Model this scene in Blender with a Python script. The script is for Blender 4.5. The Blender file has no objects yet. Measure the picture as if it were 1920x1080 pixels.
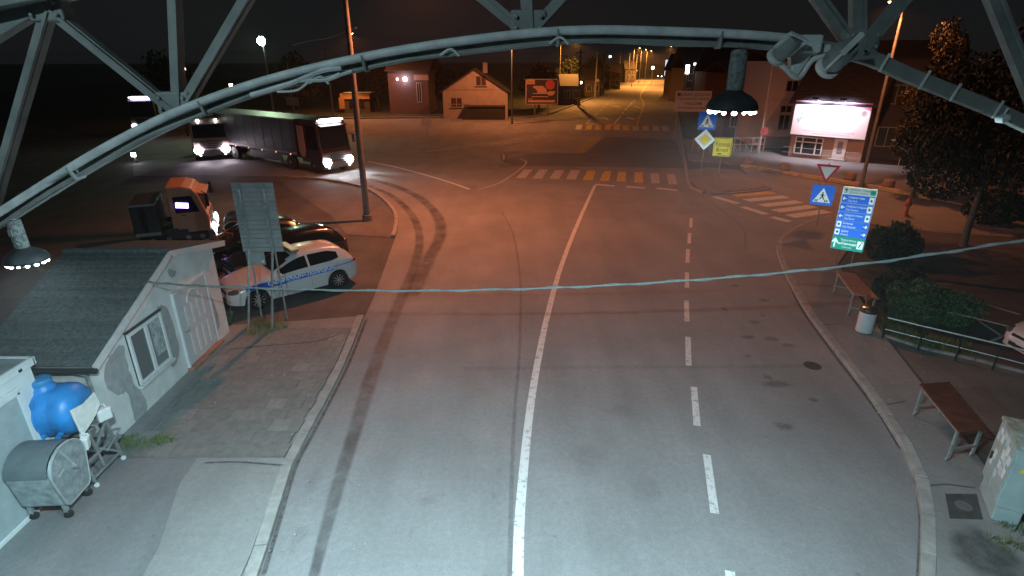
import bpy, math, random
from mathutils import Vector, Matrix, Euler
random.seed(11)
R = math.radians
PI = math.pi
sc = bpy.context.scene
col = sc.collection

# ------------------------------------------------------------------ camera
CAM_H = 7.2
FPX = 1049.0                       # focal length in pixels of the 1920 px photograph
TILT = math.atan(430.0 / FPX)      # horizon lies 430 px above the middle
CT, ST = math.cos(TILT), math.sin(TILT)
cam_d = bpy.data.cameras.new('camera')
cam_d.sensor_width = 36.0
cam_d.lens = 36.0 * FPX / 1920.0
cam_d.clip_start = 0.05
cam_d.clip_end = 3000.0
cam = bpy.data.objects.new('camera', cam_d)
cam.location = (0, 0, CAM_H)
cam.rotation_euler = (PI / 2 - TILT, 0, 0)
col.objects.link(cam)
sc.camera = cam

# ------------------------------------------------------------------ night sky and exposure
world = bpy.data.worlds.new('World')
sc.world = world
world.use_nodes = True
wn = world.node_tree
bg = wn.nodes['Background']
bg.inputs['Color'].default_value = (0.0076, 0.0082, 0.0088, 1)
bg.inputs['Strength'].default_value = 1.0
sc.view_settings.view_transform = 'Standard'
sc.view_settings.look = 'None'
sc.view_settings.exposure = 0.0
sc.view_settings.gamma = 1.0
sc.cycles.use_denoising = True
sc.cycles.max_bounces = 5
sc.cycles.diffuse_bounces = 2
sc.cycles.glossy_bounces = 3
sc.cycles.transparent_max_bounces = 12
sc.cycles.sample_clamp_indirect = 4.0
sc.cycles.caustics_reflective = False
sc.cycles.caustics_refractive = False
sc.cycles.use_light_tree = True

SODIUM = (1.0, 0.295, 0.095)
SODIUM_NEAR = (1.0, 0.275, 0.11)
SODIUM_FAR = (1.0, 0.37, 0.07)
COOL = (0.60, 0.89, 0.98)

# ------------------------------------------------------------------ pixel -> place
def ray(px, py):
    u = (px - 960.0) / FPX
    v = (540.0 - py) / FPX
    return Vector((u, CT + v * ST, -ST + v * CT))
def G(px, py, z=0.0):                 # point on the level z
    d = ray(px, py); k = (z - CAM_H) / d.z
    return Vector((d.x * k, d.y * k, z))
def AT(px, py, y):                    # point at ground distance y
    d = ray(px, py); k = y / d.y
    return Vector((d.x * k, y, CAM_H + d.z * k))
def ATX(px, py, x):                   # point on the plane X = x
    d = ray(px, py); k = x / d.x
    return Vector((x, d.y * k, CAM_H + d.z * k))

# ------------------------------------------------------------------ materials
MATS = {}
def _nt(name):
    m = bpy.data.materials.new(name); m.use_nodes = True
    return m, m.node_tree, m.node_tree.nodes['Principled BSDF']
def pm(name, c, rough=0.6, metal=0.0, var=0.12, scale=6.0, bump=0.0, bscale=60.0, spec=0.5, coat=0.0, grime=0.0):
    """colour with noise variation, optional grime spots and fine relief"""
    if name in MATS: return MATS[name]
    m, t, b = _nt(name); N = t.nodes.new; L = t.links.new
    tc = N('ShaderNodeTexCoord')
    n = N('ShaderNodeTexNoise'); n.inputs['Scale'].default_value = scale; n.inputs['Detail'].default_value = 6
    L(tc.outputs['Object'], n.inputs['Vector'])
    mx = N('ShaderNodeMix'); mx.data_type = 'RGBA'
    mx.inputs[6].default_value = (*[x * (1 - var) for x in c], 1)
    mx.inputs[7].default_value = (*[min(1, x * (1 + var)) for x in c], 1)
    rp = N('ShaderNodeMapRange'); rp.inputs[1].default_value = 0.3; rp.inputs[2].default_value = 0.7
    L(n.outputs['Fac'], rp.inputs[0]); L(rp.outputs[0], mx.inputs[0])
    out = mx.outputs[2]
    if grime > 0:
        n2 = N('ShaderNodeTexNoise'); n2.inputs['Scale'].default_value = scale * 0.45; n2.inputs['Detail'].default_value = 8; n2.inputs['Roughness'].default_value = 0.7
        L(tc.outputs['Object'], n2.inputs['Vector'])
        r2 = N('ShaderNodeMapRange'); r2.inputs[1].default_value = 0.5; r2.inputs[2].default_value = 0.72; r2.inputs[4].default_value = grime
        L(n2.outputs['Fac'], r2.inputs[0])
        m2 = N('ShaderNodeMix'); m2.data_type = 'RGBA'
        L(r2.outputs[0], m2.inputs[0]); L(out, m2.inputs[6]); m2.inputs[7].default_value = (*[x * 0.35 for x in c], 1)
        out = m2.outputs[2]
    L(out, b.inputs['Base Color'])
    b.inputs['Roughness'].default_value = rough
    b.inputs['Metallic'].default_value = metal
    b.inputs['Specular IOR Level'].default_value = spec
    b.inputs['Coat Weight'].default_value = coat
    b.inputs['Coat Roughness'].default_value = 0.08
    if bump > 0:
        n3 = N('ShaderNodeTexNoise'); n3.inputs['Scale'].default_value = bscale; n3.inputs['Detail'].default_value = 4
        L(tc.outputs['Object'], n3.inputs['Vector'])
        bp = N('ShaderNodeBump'); bp.inputs['Strength'].default_value = bump; bp.inputs['Distance'].default_value = 0.02
        L(n3.outputs['Fac'], bp.inputs['Height']); L(bp.outputs[0], b.inputs['Normal'])
    MATS[name] = m
    return m
def em(name, c, s):
    if name in MATS: return MATS[name]
    m, t, b = _nt(name)
    b.inputs['Base Color'].default_value = (*c, 1)
    b.inputs['Emission Color'].default_value = (*c, 1)
    b.inputs['Emission Strength'].default_value = s
    MATS[name] = m
    return m
def retro(name, c, rough=0.27, lean=0.14):
    """reflective sign sheeting: microprisms lean its highlight up and back to where the light came from"""
    if name in MATS: return MATS[name]
    m, t, b = _nt(name); N = t.nodes.new; L = t.links.new
    g = N('ShaderNodeNewGeometry')
    a = N('ShaderNodeVectorMath'); a.operation = 'ADD'; a.inputs[1].default_value = (0, 0, lean)
    nn = N('ShaderNodeVectorMath'); nn.operation = 'NORMALIZE'
    L(g.outputs['Normal'], a.inputs[0]); L(a.outputs[0], nn.inputs[0]); L(nn.outputs[0], b.inputs['Normal'])
    b.inputs['Base Color'].default_value = (*c, 1)
    b.inputs['Metallic'].default_value = 0.8
    b.inputs['Roughness'].default_value = rough
    MATS[name] = m
    return m
def asphalt(name, c, big=0.22, rough=0.82):
    if name in MATS: return MATS[name]
    m, t, b = _nt(name); N = t.nodes.new; L = t.links.new
    tc = N('ShaderNodeTexCoord')
    def noise(s, d, ro=0.6, vec=None):
        n = N('ShaderNodeTexNoise'); n.inputs['Scale'].default_value = s; n.inputs['Detail'].default_value = d; n.inputs['Roughness'].default_value = ro
        L(vec or tc.outputs['Object'], n.inputs['Vector']); return n.outputs['Fac']
    def rng(f, a, b2, lo, hi):
        r = N('ShaderNodeMapRange'); r.inputs[1].default_value = a; r.inputs[2].default_value = b2; r.inputs[3].default_value = lo; r.inputs[4].default_value = hi
        L(f, r.inputs[0]); return r.outputs[0]
    def mul(x, y):
        q = N('ShaderNodeMath'); q.operation = 'MULTIPLY'; L(x, q.inputs[0]); L(y, q.inputs[1]); return q.outputs[0]
    mp = N('ShaderNodeMapping'); mp.inputs['Scale'].default_value = (1.3, 0.16, 1)   # streaks along the lanes
    L(tc.outputs['Object'], mp.inputs['Vector'])
    f = mul(rng(noise(0.35, 5), 0.3, 0.7, 1 - big, 1 + big), rng(noise(0.8, 4, 0.55, mp.outputs[0]), 0.3, 0.7, 1 - big * 0.8, 1 + big * 0.6))
    f = mul(f, rng(noise(9, 4, 0.75), 0.3, 0.7, 0.88, 1.10))
    f = mul(f, rng(noise(90, 2, 0.8), 0.25, 0.75, 0.74, 1.22))
    f = mul(f, rng(noise(32, 3, 0.8), 0.3, 0.7, 0.92, 1.07))
    vo = N('ShaderNodeTexVoronoi'); vo.inputs['Scale'].default_value = 1.6; L(tc.outputs['Object'], vo.inputs['Vector'])
    f = mul(f, rng(vo.outputs['Distance'], 0.015, 0.06, 0.72, 1.0))                 # small dark spots
    cm = N('ShaderNodeVectorMath'); cm.operation = 'SCALE'; cm.inputs[0].default_value = c
    L(f, cm.inputs['Scale']); L(cm.outputs[0], b.inputs['Base Color'])
    L(rng(noise(0.9, 4), 0.3, 0.7, rough - 0.14, rough + 0.08), b.inputs['Roughness'])
    bp = N('ShaderNodeBump'); bp.inputs['Strength'].default_value = 0.35; bp.inputs['Distance'].default_value = 0.01
    L(noise(120, 3, 0.7), bp.inputs['Height']); L(bp.outputs[0], b.inputs['Normal'])
    MATS[name] = m
    return m
def stain(name, c, rough, amount=0.8, scale=3.0):
    """a film of dirt or water that fades out towards the edge of its own ribbon (vertex value 'cover')"""
    if name in MATS: return MATS[name]
    m, t, b = _nt(name); N = t.nodes.new; L = t.links.new
    at = N('ShaderNodeAttribute'); at.attribute_name = 'cover'
    tc = N('ShaderNodeTexCoord'); n = N('ShaderNodeTexNoise'); n.inputs['Scale'].default_value = scale; n.inputs['Detail'].default_value = 6; n.inputs['Roughness'].default_value = 0.65
    L(tc.outputs['Object'], n.inputs['Vector'])
    r = N('ShaderNodeMapRange'); r.inputs[1].default_value = 0.25; r.inputs[2].default_value = 0.65; r.inputs[3].default_value = 0.12; r.inputs[4].default_value = 1.0
    L(n.outputs['Fac'], r.inputs[0])
    q = N('ShaderNodeMath'); q.operation = 'MULTIPLY'; L(at.outputs['Fac'], q.inputs[0]); L(r.outputs[0], q.inputs[1])
    q2 = N('ShaderNodeMath'); q2.operation = 'MULTIPLY'; L(q.outputs[0], q2.inputs[0]); q2.inputs[1].default_value = amount; q2.use_clamp = True
    b.inputs['Base Color'].default_value = (*c, 1); b.inputs['Roughness'].default_value = rough
    L(q2.outputs[0], b.inputs['Alpha'])
    MATS[name] = m
    return m
def worn(name, c, thr=0.42, rough=0.6):
    """road paint with worn-through patches"""
    if name in MATS: return MATS[name]
    m, t, b = _nt(name); N = t.nodes.new; L = t.links.new
    tc = N('ShaderNodeTexCoord'); n = N('ShaderNodeTexNoise'); n.inputs['Scale'].default_value = 7; n.inputs['Detail'].default_value = 8; n.inputs['Roughness'].default_value = 0.75
    L(tc.outputs['Object'], n.inputs['Vector'])
    r = N('ShaderNodeMapRange'); r.inputs[1].default_value = thr - 0.08; r.inputs[2].default_value = thr + 0.06; r.inputs[3].default_value = 0.35; r.inputs[4].default_value = 1.0
    L(n.outputs['Fac'], r.inputs[0]); L(r.outputs[0], b.inputs['Alpha'])
    b.inputs['Base Color'].default_value = (*c, 1); b.inputs['Roughness'].default_value = rough
    MATS[name] = m
    return m
def glass(name, c=(0.012, 0.014, 0.016), rough=0.06):
    if name in MATS: return MATS[name]
    m, t, b = _nt(name)
    b.inputs['Base Color'].default_value = (*c, 1); b.inputs['Roughness'].default_value = rough
    b.inputs['Specular IOR Level'].default_value = 0.6; b.inputs['Coat Weight'].default_value = 0.6; b.inputs['Coat Roughness'].default_value = 0.03
    MATS[name] = m
    return m

M_PAINT = worn('road_paint', (0.56, 0.57, 0.57))
M_PAINT2 = worn('road_paint_worn', (0.46, 0.44, 0.43), 0.44)
M_YPAINT = worn('yellow_paint', (0.62, 0.44, 0.07), 0.46)
M_ROAD = asphalt('road_asphalt', (0.205, 0.205, 0.208), 0.15)
M_GROUND = asphalt('yard_asphalt', (0.075, 0.072, 0.07), 0.3)
M_FORE = asphalt('forecourt_asphalt', (0.165, 0.168, 0.172), 0.18)
M_CONC = asphalt('concrete_slab', (0.225, 0.226, 0.222), 0.14)
M_WALK = asphalt('pavement_asphalt', (0.20, 0.20, 0.198), 0.16)
M_KERB = pm('kerb_concrete', (0.27, 0.265, 0.25), 0.85, var=0.2, scale=5, bump=0.4, bscale=70, grime=0.4)
M_PAVER = [pm('paver_%d' % i, c, 0.85, var=0.16, scale=7, bump=0.35, bscale=80, grime=0.25) for i, c in enumerate([(0.165, 0.163, 0.155), (0.155, 0.156, 0.15), (0.178, 0.176, 0.168), (0.16, 0.153, 0.144), (0.205, 0.203, 0.195)])]
M_STEEL = pm('galvanised_steel', (0.34, 0.37, 0.37), 0.45, 0.55, var=0.25, scale=9, grime=0.15)
M_GANTRY = pm('gantry_paint', (0.255, 0.262, 0.25), 0.55, 0.1, var=0.22, scale=7, grime=0.3, bump=0.12, bscale=90)
M_GANTRY2 = pm('gantry_cable_sleeve', (0.62, 0.63, 0.62), 0.5, 0.0, var=0.2, scale=12, grime=0.2)
M_DARK = pm('dark_metal', (0.03, 0.032, 0.034), 0.5, 0.2, var=0.2)
M_BLACK = pm('black_rubber', (0.012, 0.012, 0.012), 0.75, var=0.3)
M_POLE = pm('pole_grey', (0.20, 0.20, 0.195), 0.6, 0.15, var=0.2, scale=4, grime=0.3)
M_CPOLE = pm('pole_concrete', (0.26, 0.25, 0.24), 0.85, var=0.18, scale=5, bump=0.3, grime=0.3)
M_WHITE = pm('white_paint', (0.55, 0.56, 0.56), 0.5, var=0.08, scale=5, grime=0.12)
M_PLAST = pm('house_plaster', (0.60, 0.61, 0.60), 0.9, var=0.12, scale=2.5, bump=0.5, bscale=40, grime=0.22)
M_PATCH = pm('bare_plaster', (0.31, 0.32, 0.32), 0.95, var=0.16, scale=5, bump=0.5, bscale=50, grime=0.15)
M_GLASS = glass('dark_glass')
M_GRASS = pm('grass', (0.09, 0.12, 0.035), 0.8, var=0.5, scale=3)
M_DRYGRASS = pm('dry_grass', (0.22, 0.19, 0.08), 0.85, var=0.5, scale=3)

# ------------------------------------------------------------------ mesh collector
class MB:
    def __init__(s): s.v = []; s.f = []; s.cover = None
    def add(s, vs, fs):
        k = len(s.v); s.v += [Vector(p) for p in vs]; s.f += [tuple(i + k for i in f) for f in fs]; return s
    def box(s, c, size, rot=None):
        hx, hy, hz = size[0] / 2, size[1] / 2, size[2] / 2
        vs = [Vector((x, y, z)) for x in (-hx, hx) for y in (-hy, hy) for z in (-hz, hz)]
        if rot is not None:
            m = rot if isinstance(rot, Matrix) else Euler(rot).to_matrix()
            vs = [m @ p for p in vs]
        return s.add([p + Vector(c) for p in vs], [(0, 1, 3, 2), (4, 6, 7, 5), (0, 4, 5, 1), (2, 3, 7, 6), (0, 2, 6, 4), (1, 5, 7, 3)])
    def bar(s, p, q, w, h=None, up=(0, 0, 1)):
        p, q = Vector(p), Vector(q); h = h or w
        t = (q - p).normalized(); a = t.cross(Vector(up))
        if a.length < 1e-4: a = t.cross(Vector((1, 0, 0)))
        a.normalize(); b = a.cross(t).normalized()
        vs = []
        for o in (p, q):
            for sa, sb in ((-1, -1), (1, -1), (1, 1), (-1, 1)): vs.append(o + a * (sa * w / 2) + b * (sb * h / 2))
        return s.add(vs, [(0, 1, 2, 3), (7, 6, 5, 4), (0, 4, 5, 1), (1, 5, 6, 2), (2, 6, 7, 3), (3, 7, 4, 0)])
    def tube(s, pts, r, n=8, caps=True):
        pts = [Vector(p) for p in pts]; rings = []
        prev = None
        for i, p in enumerate(pts):
            t = (pts[min(i + 1, len(pts) - 1)] - pts[max(i - 1, 0)]).normalized()
            if prev is None:
                a = t.cross(Vector((0, 0, 1)))
                if a.length < 1e-3: a = t.cross(Vector((0, 1, 0)))
            else:
                a = prev - t * prev.dot(t)
            a.normalize(); prev = a; b = t.cross(a)
            rr = r[i] if isinstance(r, (list, tuple)) else r
            rings.append([p + (a * math.cos(2 * PI * k / n) + b * math.sin(2 * PI * k / n)) * rr for k in range(n)])
        vs = [q for ring in rings for q in ring]; fs = []
        for i in range(len(rings) - 1):
            for k in range(n):
                fs.append((i * n + k, i * n + (k + 1) % n, (i + 1) * n + (k + 1) % n, (i + 1) * n + k))
        if caps: fs += [tuple(reversed(range(n))), tuple(range((len(rings) - 1) * n, len(rings) * n))]
        return s.add(vs, fs)
    def lathe(s, prof, n=16, c=(0, 0, 0), mat=None):
        """prof = [(radius, height)] about the local z axis, placed by mat / c"""
        vs = []; fs = []
        for r, z in prof:
            for k in range(n):
                p = Vector((r * math.cos(2 * PI * k / n), r * math.sin(2 * PI * k / n), z))
                if mat is not None: p = mat @ p
                vs.append(p + Vector(c))
        m = len(prof)
        for i in range(m - 1):
            for k in range(n):
                fs.append((i * n + k, i * n + (k + 1) % n, (i + 1) * n + (k + 1) % n, (i + 1) * n + k))
        fs += [tuple(reversed(range(n))), tuple(range((m - 1) * n, m * n))]
        return s.add(vs, fs)
    def ell(s, c, r, n=12, m=8, rot=None):
        vs = []; fs = []
        mt = Euler(rot).to_matrix() if rot else Matrix.Identity(3)
        for i in range(m + 1):
            th = PI * i / m
            for k in range(n):
                ph = 2 * PI * k / n
                vs.append(mt @ Vector((r[0] * math.sin(th) * math.cos(ph), r[1] * math.sin(th) * math.sin(ph), r[2] * math.cos(th))) + Vector(c))
        for i in range(m):
            for k in range(n):
                fs.append((i * n + k, (i + 1) * n + k, (i + 1) * n + (k + 1) % n, i * n + (k + 1) % n))
        return s.add(vs, fs)
    def xz(s, poly, y0, y1):
        """an outline in the x-z plane, from y0 (front) to y1 (back)"""
        n = len(poly)
        a = sum(poly[i][0] * poly[(i + 1) % n][1] - poly[(i + 1) % n][0] * poly[i][1] for i in range(n))
        if a < 0: poly = list(reversed(poly))
        vs = [(x, y0, z) for x, z in poly] + [(x, y1, z) for x, z in poly]
        fs = [tuple(range(n)), tuple(reversed(range(n, 2 * n)))]
        fs += [(i, i + n, (i + 1) % n + n, (i + 1) % n) for i in range(n)]
        return s.add(vs, fs)
    def xy(s, poly, z0, z1):
        """an outline in the x-y plane from z0 (bottom) to z1 (top)"""
        n = len(poly)
        a = sum(poly[i][0] * poly[(i + 1) % n][1] - poly[(i + 1) % n][0] * poly[i][1] for i in range(n))
        if a < 0: poly = list(reversed(poly))
        vs = [(p[0], p[1], z1) for p in poly] + [(p[0], p[1], z0) for p in poly]
        fs = [tuple(range(n)), tuple(reversed(range(n, 2 * n)))]
        fs += [(i, i + n, (i + 1) % n + n, (i + 1) % n) for i in range(n)]
        return s.add(vs, fs)
    def sheet(s, poly, z):
        n = len(poly)
        a = sum(poly[i][0] * poly[(i + 1) % n][1] - poly[(i + 1) % n][0] * poly[i][1] for i in range(n))
        if a < 0: poly = list(reversed(poly))
        return s.add([(p[0], p[1], z) for p in poly], [tuple(range(n))])
    def mesh(s, name, off=None):
        me = bpy.data.meshes.new(name)
        o = Vector(off) if off is not None else Vector((0, 0, 0))
        me.from_pydata([tuple(p - o) for p in s.v], [], s.f); me.update()
        return me
    def build(s, name, mat, parent=None, off=None, smooth=False, bevel=0.0, angle=40):
        me = s.mesh(name, off)
        if mat is not None: me.materials.append(mat)
        if s.cover is not None:
            at = me.attributes.new('cover', 'FLOAT', 'POINT'); at.data.foreach_set('value', s.cover)
        if smooth:
            me.polygons.foreach_set('use_smooth', [True] * len(me.polygons))
            try: me.set_sharp_from_angle(angle=R(angle))
            except Exception: pass
        o = bpy.data.objects.new(name, me); col.objects.link(o)
        if parent is not None: o.parent = parent
        if bevel > 0:
            b = o.modifiers.new('bevel', 'BEVEL'); b.width = bevel; b.segments = 2; b.limit_method = 'ANGLE'
        return o

def tag(o, label=None, cat=None, group=None, kind=None):
    if label: o['label'] = label
    if cat: o['category'] = cat
    if group: o['group'] = group
    if kind: o['kind'] = kind
    return o
def thing(name, label, cat, loc=(0, 0, 0), rz=0.0, group=None):
    o = bpy.data.objects.new(name, None); col.objects.link(o)
    o.location = loc; o.rotation_euler = (0, 0, rz)
    o.empty_display_size = 0.2
    return tag(o, label, cat, group)
def setting(name):
    o = bpy.data.objects.new(name, None); col.objects.link(o); o['kind'] = 'structure'
    return o
def copy_tree(o, parent=None):
    c = o.copy(); col.objects.link(c); c.parent = parent
    for ch in list(o.children): copy_tree(ch, c)
    return c
def share(o, parent, loc=(0, 0, 0), rot=(0, 0, 0), scale=(1, 1, 1), mat=None):
    c = o.copy(); col.objects.link(c); c.parent = parent; c.location = loc; c.rotation_euler = rot; c.scale = scale
    return c
def light(kind, name, loc, power, colr, parent=None, size=0.1, rot=None, spot=None, blend=0.5, aim=None):
    d = bpy.data.lights.new(name, kind); d.energy = power; d.color = colr
    if kind == 'AREA': d.shape = 'DISK'; d.size = size
    else: d.shadow_soft_size = size
    if kind == 'SPOT': d.spot_size = R(spot or 120); d.spot_blend = blend
    o = bpy.data.objects.new(name, d); col.objects.link(o); o.location = loc
    if aim is not None:
        o.rotation_euler = (Vector(aim) - Vector(loc)).to_track_quat('-Z', 'Y').to_euler()
    elif rot is not None: o.rotation_euler = rot
    if parent is not None: o.parent = parent
    return o
def smooth_path(pts, k=6, dim=None):
    pts = [Vector(p) for p in pts]; out = []
    n = len(pts)
    for i in range(n - 1):
        p0, p1, p2, p3 = pts[max(i - 1, 0)], pts[i], pts[i + 1], pts[min(i + 2, n - 1)]
        for j in range(k):
            t = j / k
            out.append(0.5 * ((2 * p1) + (p2 - p0) * t + (2 * p0 - 5 * p1 + 4 * p2 - p3) * t * t + (3 * p1 - p0 - 3 * p2 + p3) * t ** 3))
    out.append(pts[-1])
    return out
def even_path(pts, step):
    pts = [Vector(p) for p in pts]
    seg = [(pts[i + 1] - pts[i]).length for i in range(len(pts) - 1)]; tot = sum(seg)
    n = max(1, round(tot / step)); out = []
    for j in range(n + 1):
        d = tot * j / n; i = 0
        while i < len(seg) - 1 and d > seg[i]: d -= seg[i]; i += 1
        out.append(pts[i].lerp(pts[i + 1], min(1, d / seg[i] if seg[i] else 0)))
    return out
def ribbon(pts, width, z, fade=False):
    """a flat strip along a path; with fade its edge values run out to zero"""
    mb = MB(); n = len(pts); cov = []; offs = (-0.5, -0.28, 0.28, 0.5) if fade else (-0.5, 0.5)
    for i, p in enumerate(pts):
        t = (pts[min(i + 1, n - 1)] - pts[max(i - 1, 0)]); t.z = 0; t.normalize()
        s = Vector((t.y, -t.x, 0)); w = width[i] if isinstance(width, (list, tuple)) else width
        for o in offs:
            mb.v.append(Vector((p.x, p.y, z)) + s * (o * w)); cov.append((0.0 if abs(o) == 0.5 else 1.0) * (0.0 if fade and i in (0, n - 1) else 1.0))
    m = len(offs)
    for i in range(n - 1):
        for j in range(m - 1): mb.f.append((i * m + j, i * m + j + 1, (i + 1) * m + j + 1, (i + 1) * m + j))
    if fade: mb.cover = cov
    return mb
def blot(c, r, z, seed=0, stretch=(1, 1)):
    rnd = random.Random(seed); n = 18; mb = MB(); cov = [1.0]; mb.v.append(Vector((c[0], c[1], z)))
    for ring, rr in ((0, 0.55), (1, 1.0)):
        for k in range(n):
            a = 2 * PI * k / n; q = rr * r * (0.75 + 0.4 * rnd.random())
            mb.v.append(Vector((c[0] + math.cos(a) * q * stretch[0], c[1] + math.sin(a) * q * stretch[1], z))); cov.append(0.9 if ring == 0 else 0.0)
    for k in range(n):
        mb.f.append((0, 1 + k, 1 + (k + 1) % n)); mb.f.append((1 + k, 1 + n + k, 1 + n + (k + 1) % n, 1 + (k + 1) % n))
    mb.cover = cov
    return mb
FONTS = {}
def text(s, size, mat, parent, loc, rot=(PI / 2, 0, 0), name='lettering', align='LEFT', squeeze=1.0, bold=0.0):
    cu = bpy.data.curves.new('t', 'FONT'); cu.body = s; cu.size = size; cu.align_x = align; cu.align_y = 'CENTER'; cu.resolution_u = 2
    cu.offset = bold
    t = bpy.data.objects.new('t', cu); col.objects.link(t)
    dg = bpy.context.evaluated_depsgraph_get()
    me = bpy.data.meshes.new_from_object(t.evaluated_get(dg)); me.name = name
    bpy.data.objects.remove(t); bpy.data.curves.remove(cu)
    me.materials.clear(); me.materials.append(mat)
    o = bpy.data.objects.new(name, me); col.objects.link(o); o.parent = parent; o.location = loc; o.rotation_euler = rot; o.scale = (squeeze, 1, 1)
    return o
# ================================================================== ground, roads, pavements
def PX(lst, z=0.0): return [G(x, y, z) for x, y in lst]
mb = MB(); mb.sheet([(900 * math.cos(2 * PI * k / 48), 300 + 900 * math.sin(2 * PI * k / 48)) for k in range(48)], 0.0)
tag(mb.build('ground', M_GROUND), kind='structure')

LK = [(470, 1130), (487, 1080), (517, 985), (548, 880), (575, 826), (605, 770), (650, 680), (683, 596)]       # left kerb, road side
CK = [(741, 446), (747, 424), (745, 402), (731, 383), (706, 363), (670, 348), (600, 336), (520, 331)]          # kerb round the corner with the lamp post
RK = [(1718, 1130), (1722, 1080), (1725, 1000), (1722, 940), (1708, 880), (1680, 826), (1620, 734), (1560, 655), (1512, 590), (1478, 530), (1458, 482), (1456, 458), (1472, 440), (1505, 422), (1548, 408), (1600, 412)]
road_px = LK + [(700, 560), (722, 500)] + CK + [(380, 328), (250, 330), (250, 268), (420, 240), (640, 224), (830, 222), (1000, 221), (1060, 205), (1120, 181), (1180, 156), (1214, 142), (1228, 137),
           (1246, 137), (1256, 145), (1262, 165), (1270, 215), (1284, 300), (1290, 345), (1310, 360), (1340, 366), (1440, 356), (1405, 330), (1388, 314), (1500, 333), (1620, 352), (1745, 376), (1935, 415),
           (1935, 446), (1760, 436), (1660, 424)] + RK[::-1]
mb = MB(); mb.sheet(PX(road_px), 0.004)
road = tag(mb.build('road', M_ROAD), kind='structure')

def kerb(name, px, width, height, step, side=1, z=0.0, mat=None):
    """single kerb stones laid along a path; side=+1 puts them to the left of the walking direction"""
    root = setting(name)
    pts = even_path(smooth_path(PX(px) if not isinstance(px[0], Vector) else px, 5), step)
    rnd = random.Random(len(pts))
    for i in range(len(pts) - 1):
        p, q = pts[i], pts[i + 1]; t = (q - p).normalized(); s = Vector((-t.y, t.x, 0)) * side
        a = p + t * 0.008; b = q - t * 0.008
        dz = rnd.uniform(-0.006, 0.006); w = width + rnd.uniform(-0.006, 0.006)
        m = MB(); m.xy([a, b, b + s * w, a + s * w], z - 0.02, height + dz)
        m.build('kerb_stone', mat or M_KERB, root, bevel=0.012)
    return root
kerb('kerb_left', LK, 0.20, 0.11, 1.0, 1)
kerb('kerb_corner', CK, 0.18, 0.12, 1.0, 1)
kerb('kerb_right', RK, 0.20, 0.12, 1.0, -1)
kerb('kerb_far', [(640, 223), (830, 221), (1000, 220), (1060, 204), (1120, 180), (1180, 155)], 0.3, 0.14, 3.0, 1)
kerb('kerb_far_right', [(1258, 150), (1264, 170), (1272, 215), (1286, 300), (1293, 344), (1312, 359), (1340, 365), (1400, 361), (1440, 355)], 0.2, 0.12, 1.5, -1)

# left pavement: slab base, paving stones, near concrete and forecourt
lk_in = [G(x, y) + Vector((-0.2, 0, 0)) for x, y in LK]
mb = MB(); mb.xy([(p.x, p.y) for p in lk_in] + [(-6.2, 14.9), (-8.2, 14.6), (-9.6, 14.4), (-9.6, 4.6)], -0.05, 0.055)
tag(mb.build('pavement_left', M_WALK), kind='structure')
def kx(y):                                   # x of the inner kerb edge at ground distance y
    for a, b in zip(lk_in, lk_in[1:]):
        if a.y <= y <= b.y: return a.x + (b.x - a.x) * (y - a.y) / (b.y - a.y)
    return lk_in[0].x if y < lk_in[0].y else lk_in[-1].x
pav = setting('paving_left')
rnd = random.Random(5)
y = 8.75; row = 0
while y < 14.3:
    x0 = -7.45 - (0.2 if row % 2 else 0); x1 = kx(y + 0.2) - 0.02
    x = x0
    while x < x1 - 0.1:
        xe = min(x + 0.4, x1)
        m = MB(); dz = rnd.uniform(-0.004, 0.004)
        m.xy([(x + 0.003, y + 0.003), (xe - 0.003, y + 0.003), (xe - 0.003, y + 0.397), (x + 0.003, y + 0.397)], 0.05, 0.098 + dz)
        k = 4 if (rnd.random() < 0.12) else rnd.choice((0, 0, 1, 1, 2, 3))
        m.build('paving_stone', M_PAVER[k], pav)
        x += 0.4
    y += 0.4; row += 1
mb = MB(); mb.xy([(kx(4.7) - .01, 4.7), (kx(6.5) - .01, 6.5), (kx(8.72) - .01, 8.72), (-6.05, 8.72), (-6.0, 8.0), (-5.55, 6.6), (-5.3, 4.7)], 0.03, 0.099)
tag(mb.build('pavement_concrete', M_CONC), kind='structure')
mb = MB(); mb.xy([(-5.1, 4.7), (-5.3, 6.6), (-5.8, 8.0), (-5.9, 8.72), (-7.66, 8.72), (-7.66, 9.3), (-9.5, 9.3), (-9.5, 4.7)], 0.03, 0.093)
tag(mb.build('forecourt', M_FORE), kind='structure')
mb = MB(); mb.xy([(-7.66, 9.32), (-7.66, 14.2), (-7.47, 14.2), (-7.47, 8.74), (-7.64, 8.74)], 0.03, 0.092)
tag(mb.build('pavement_edge', M_FORE), kind='structure')

# corner pavement round the lamp post
ck_in = [G(x, y) for x, y in CK]
mb = MB(); mb.sheet([(p.x - 0.1, p.y + 0.02) for p in ck_in] + [G(540, 352), G(620, 405), G(650, 440)], 0.012)
tag(mb.build('pavement_corner', asphalt('corner_asphalt', (0.12, 0.115, 0.11), 0.2)), kind='structure')

# right pavement
rk_in = [G(x, y) for x, y in RK]
inner = [(1640, 432), (1590, 470), (1570, 500), (1650, 628), (1715, 712), (1790, 810), (1868, 915), (1960, 1060), (1985, 1130)]
mb = MB(); mb.xy([(p.x + 0.1, p.y) for p in rk_in] + [G(x, y) for x, y in inner], -0.02, 0.108)
tag(mb.build('pavement_right', M_WALK), kind='structure')
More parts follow.
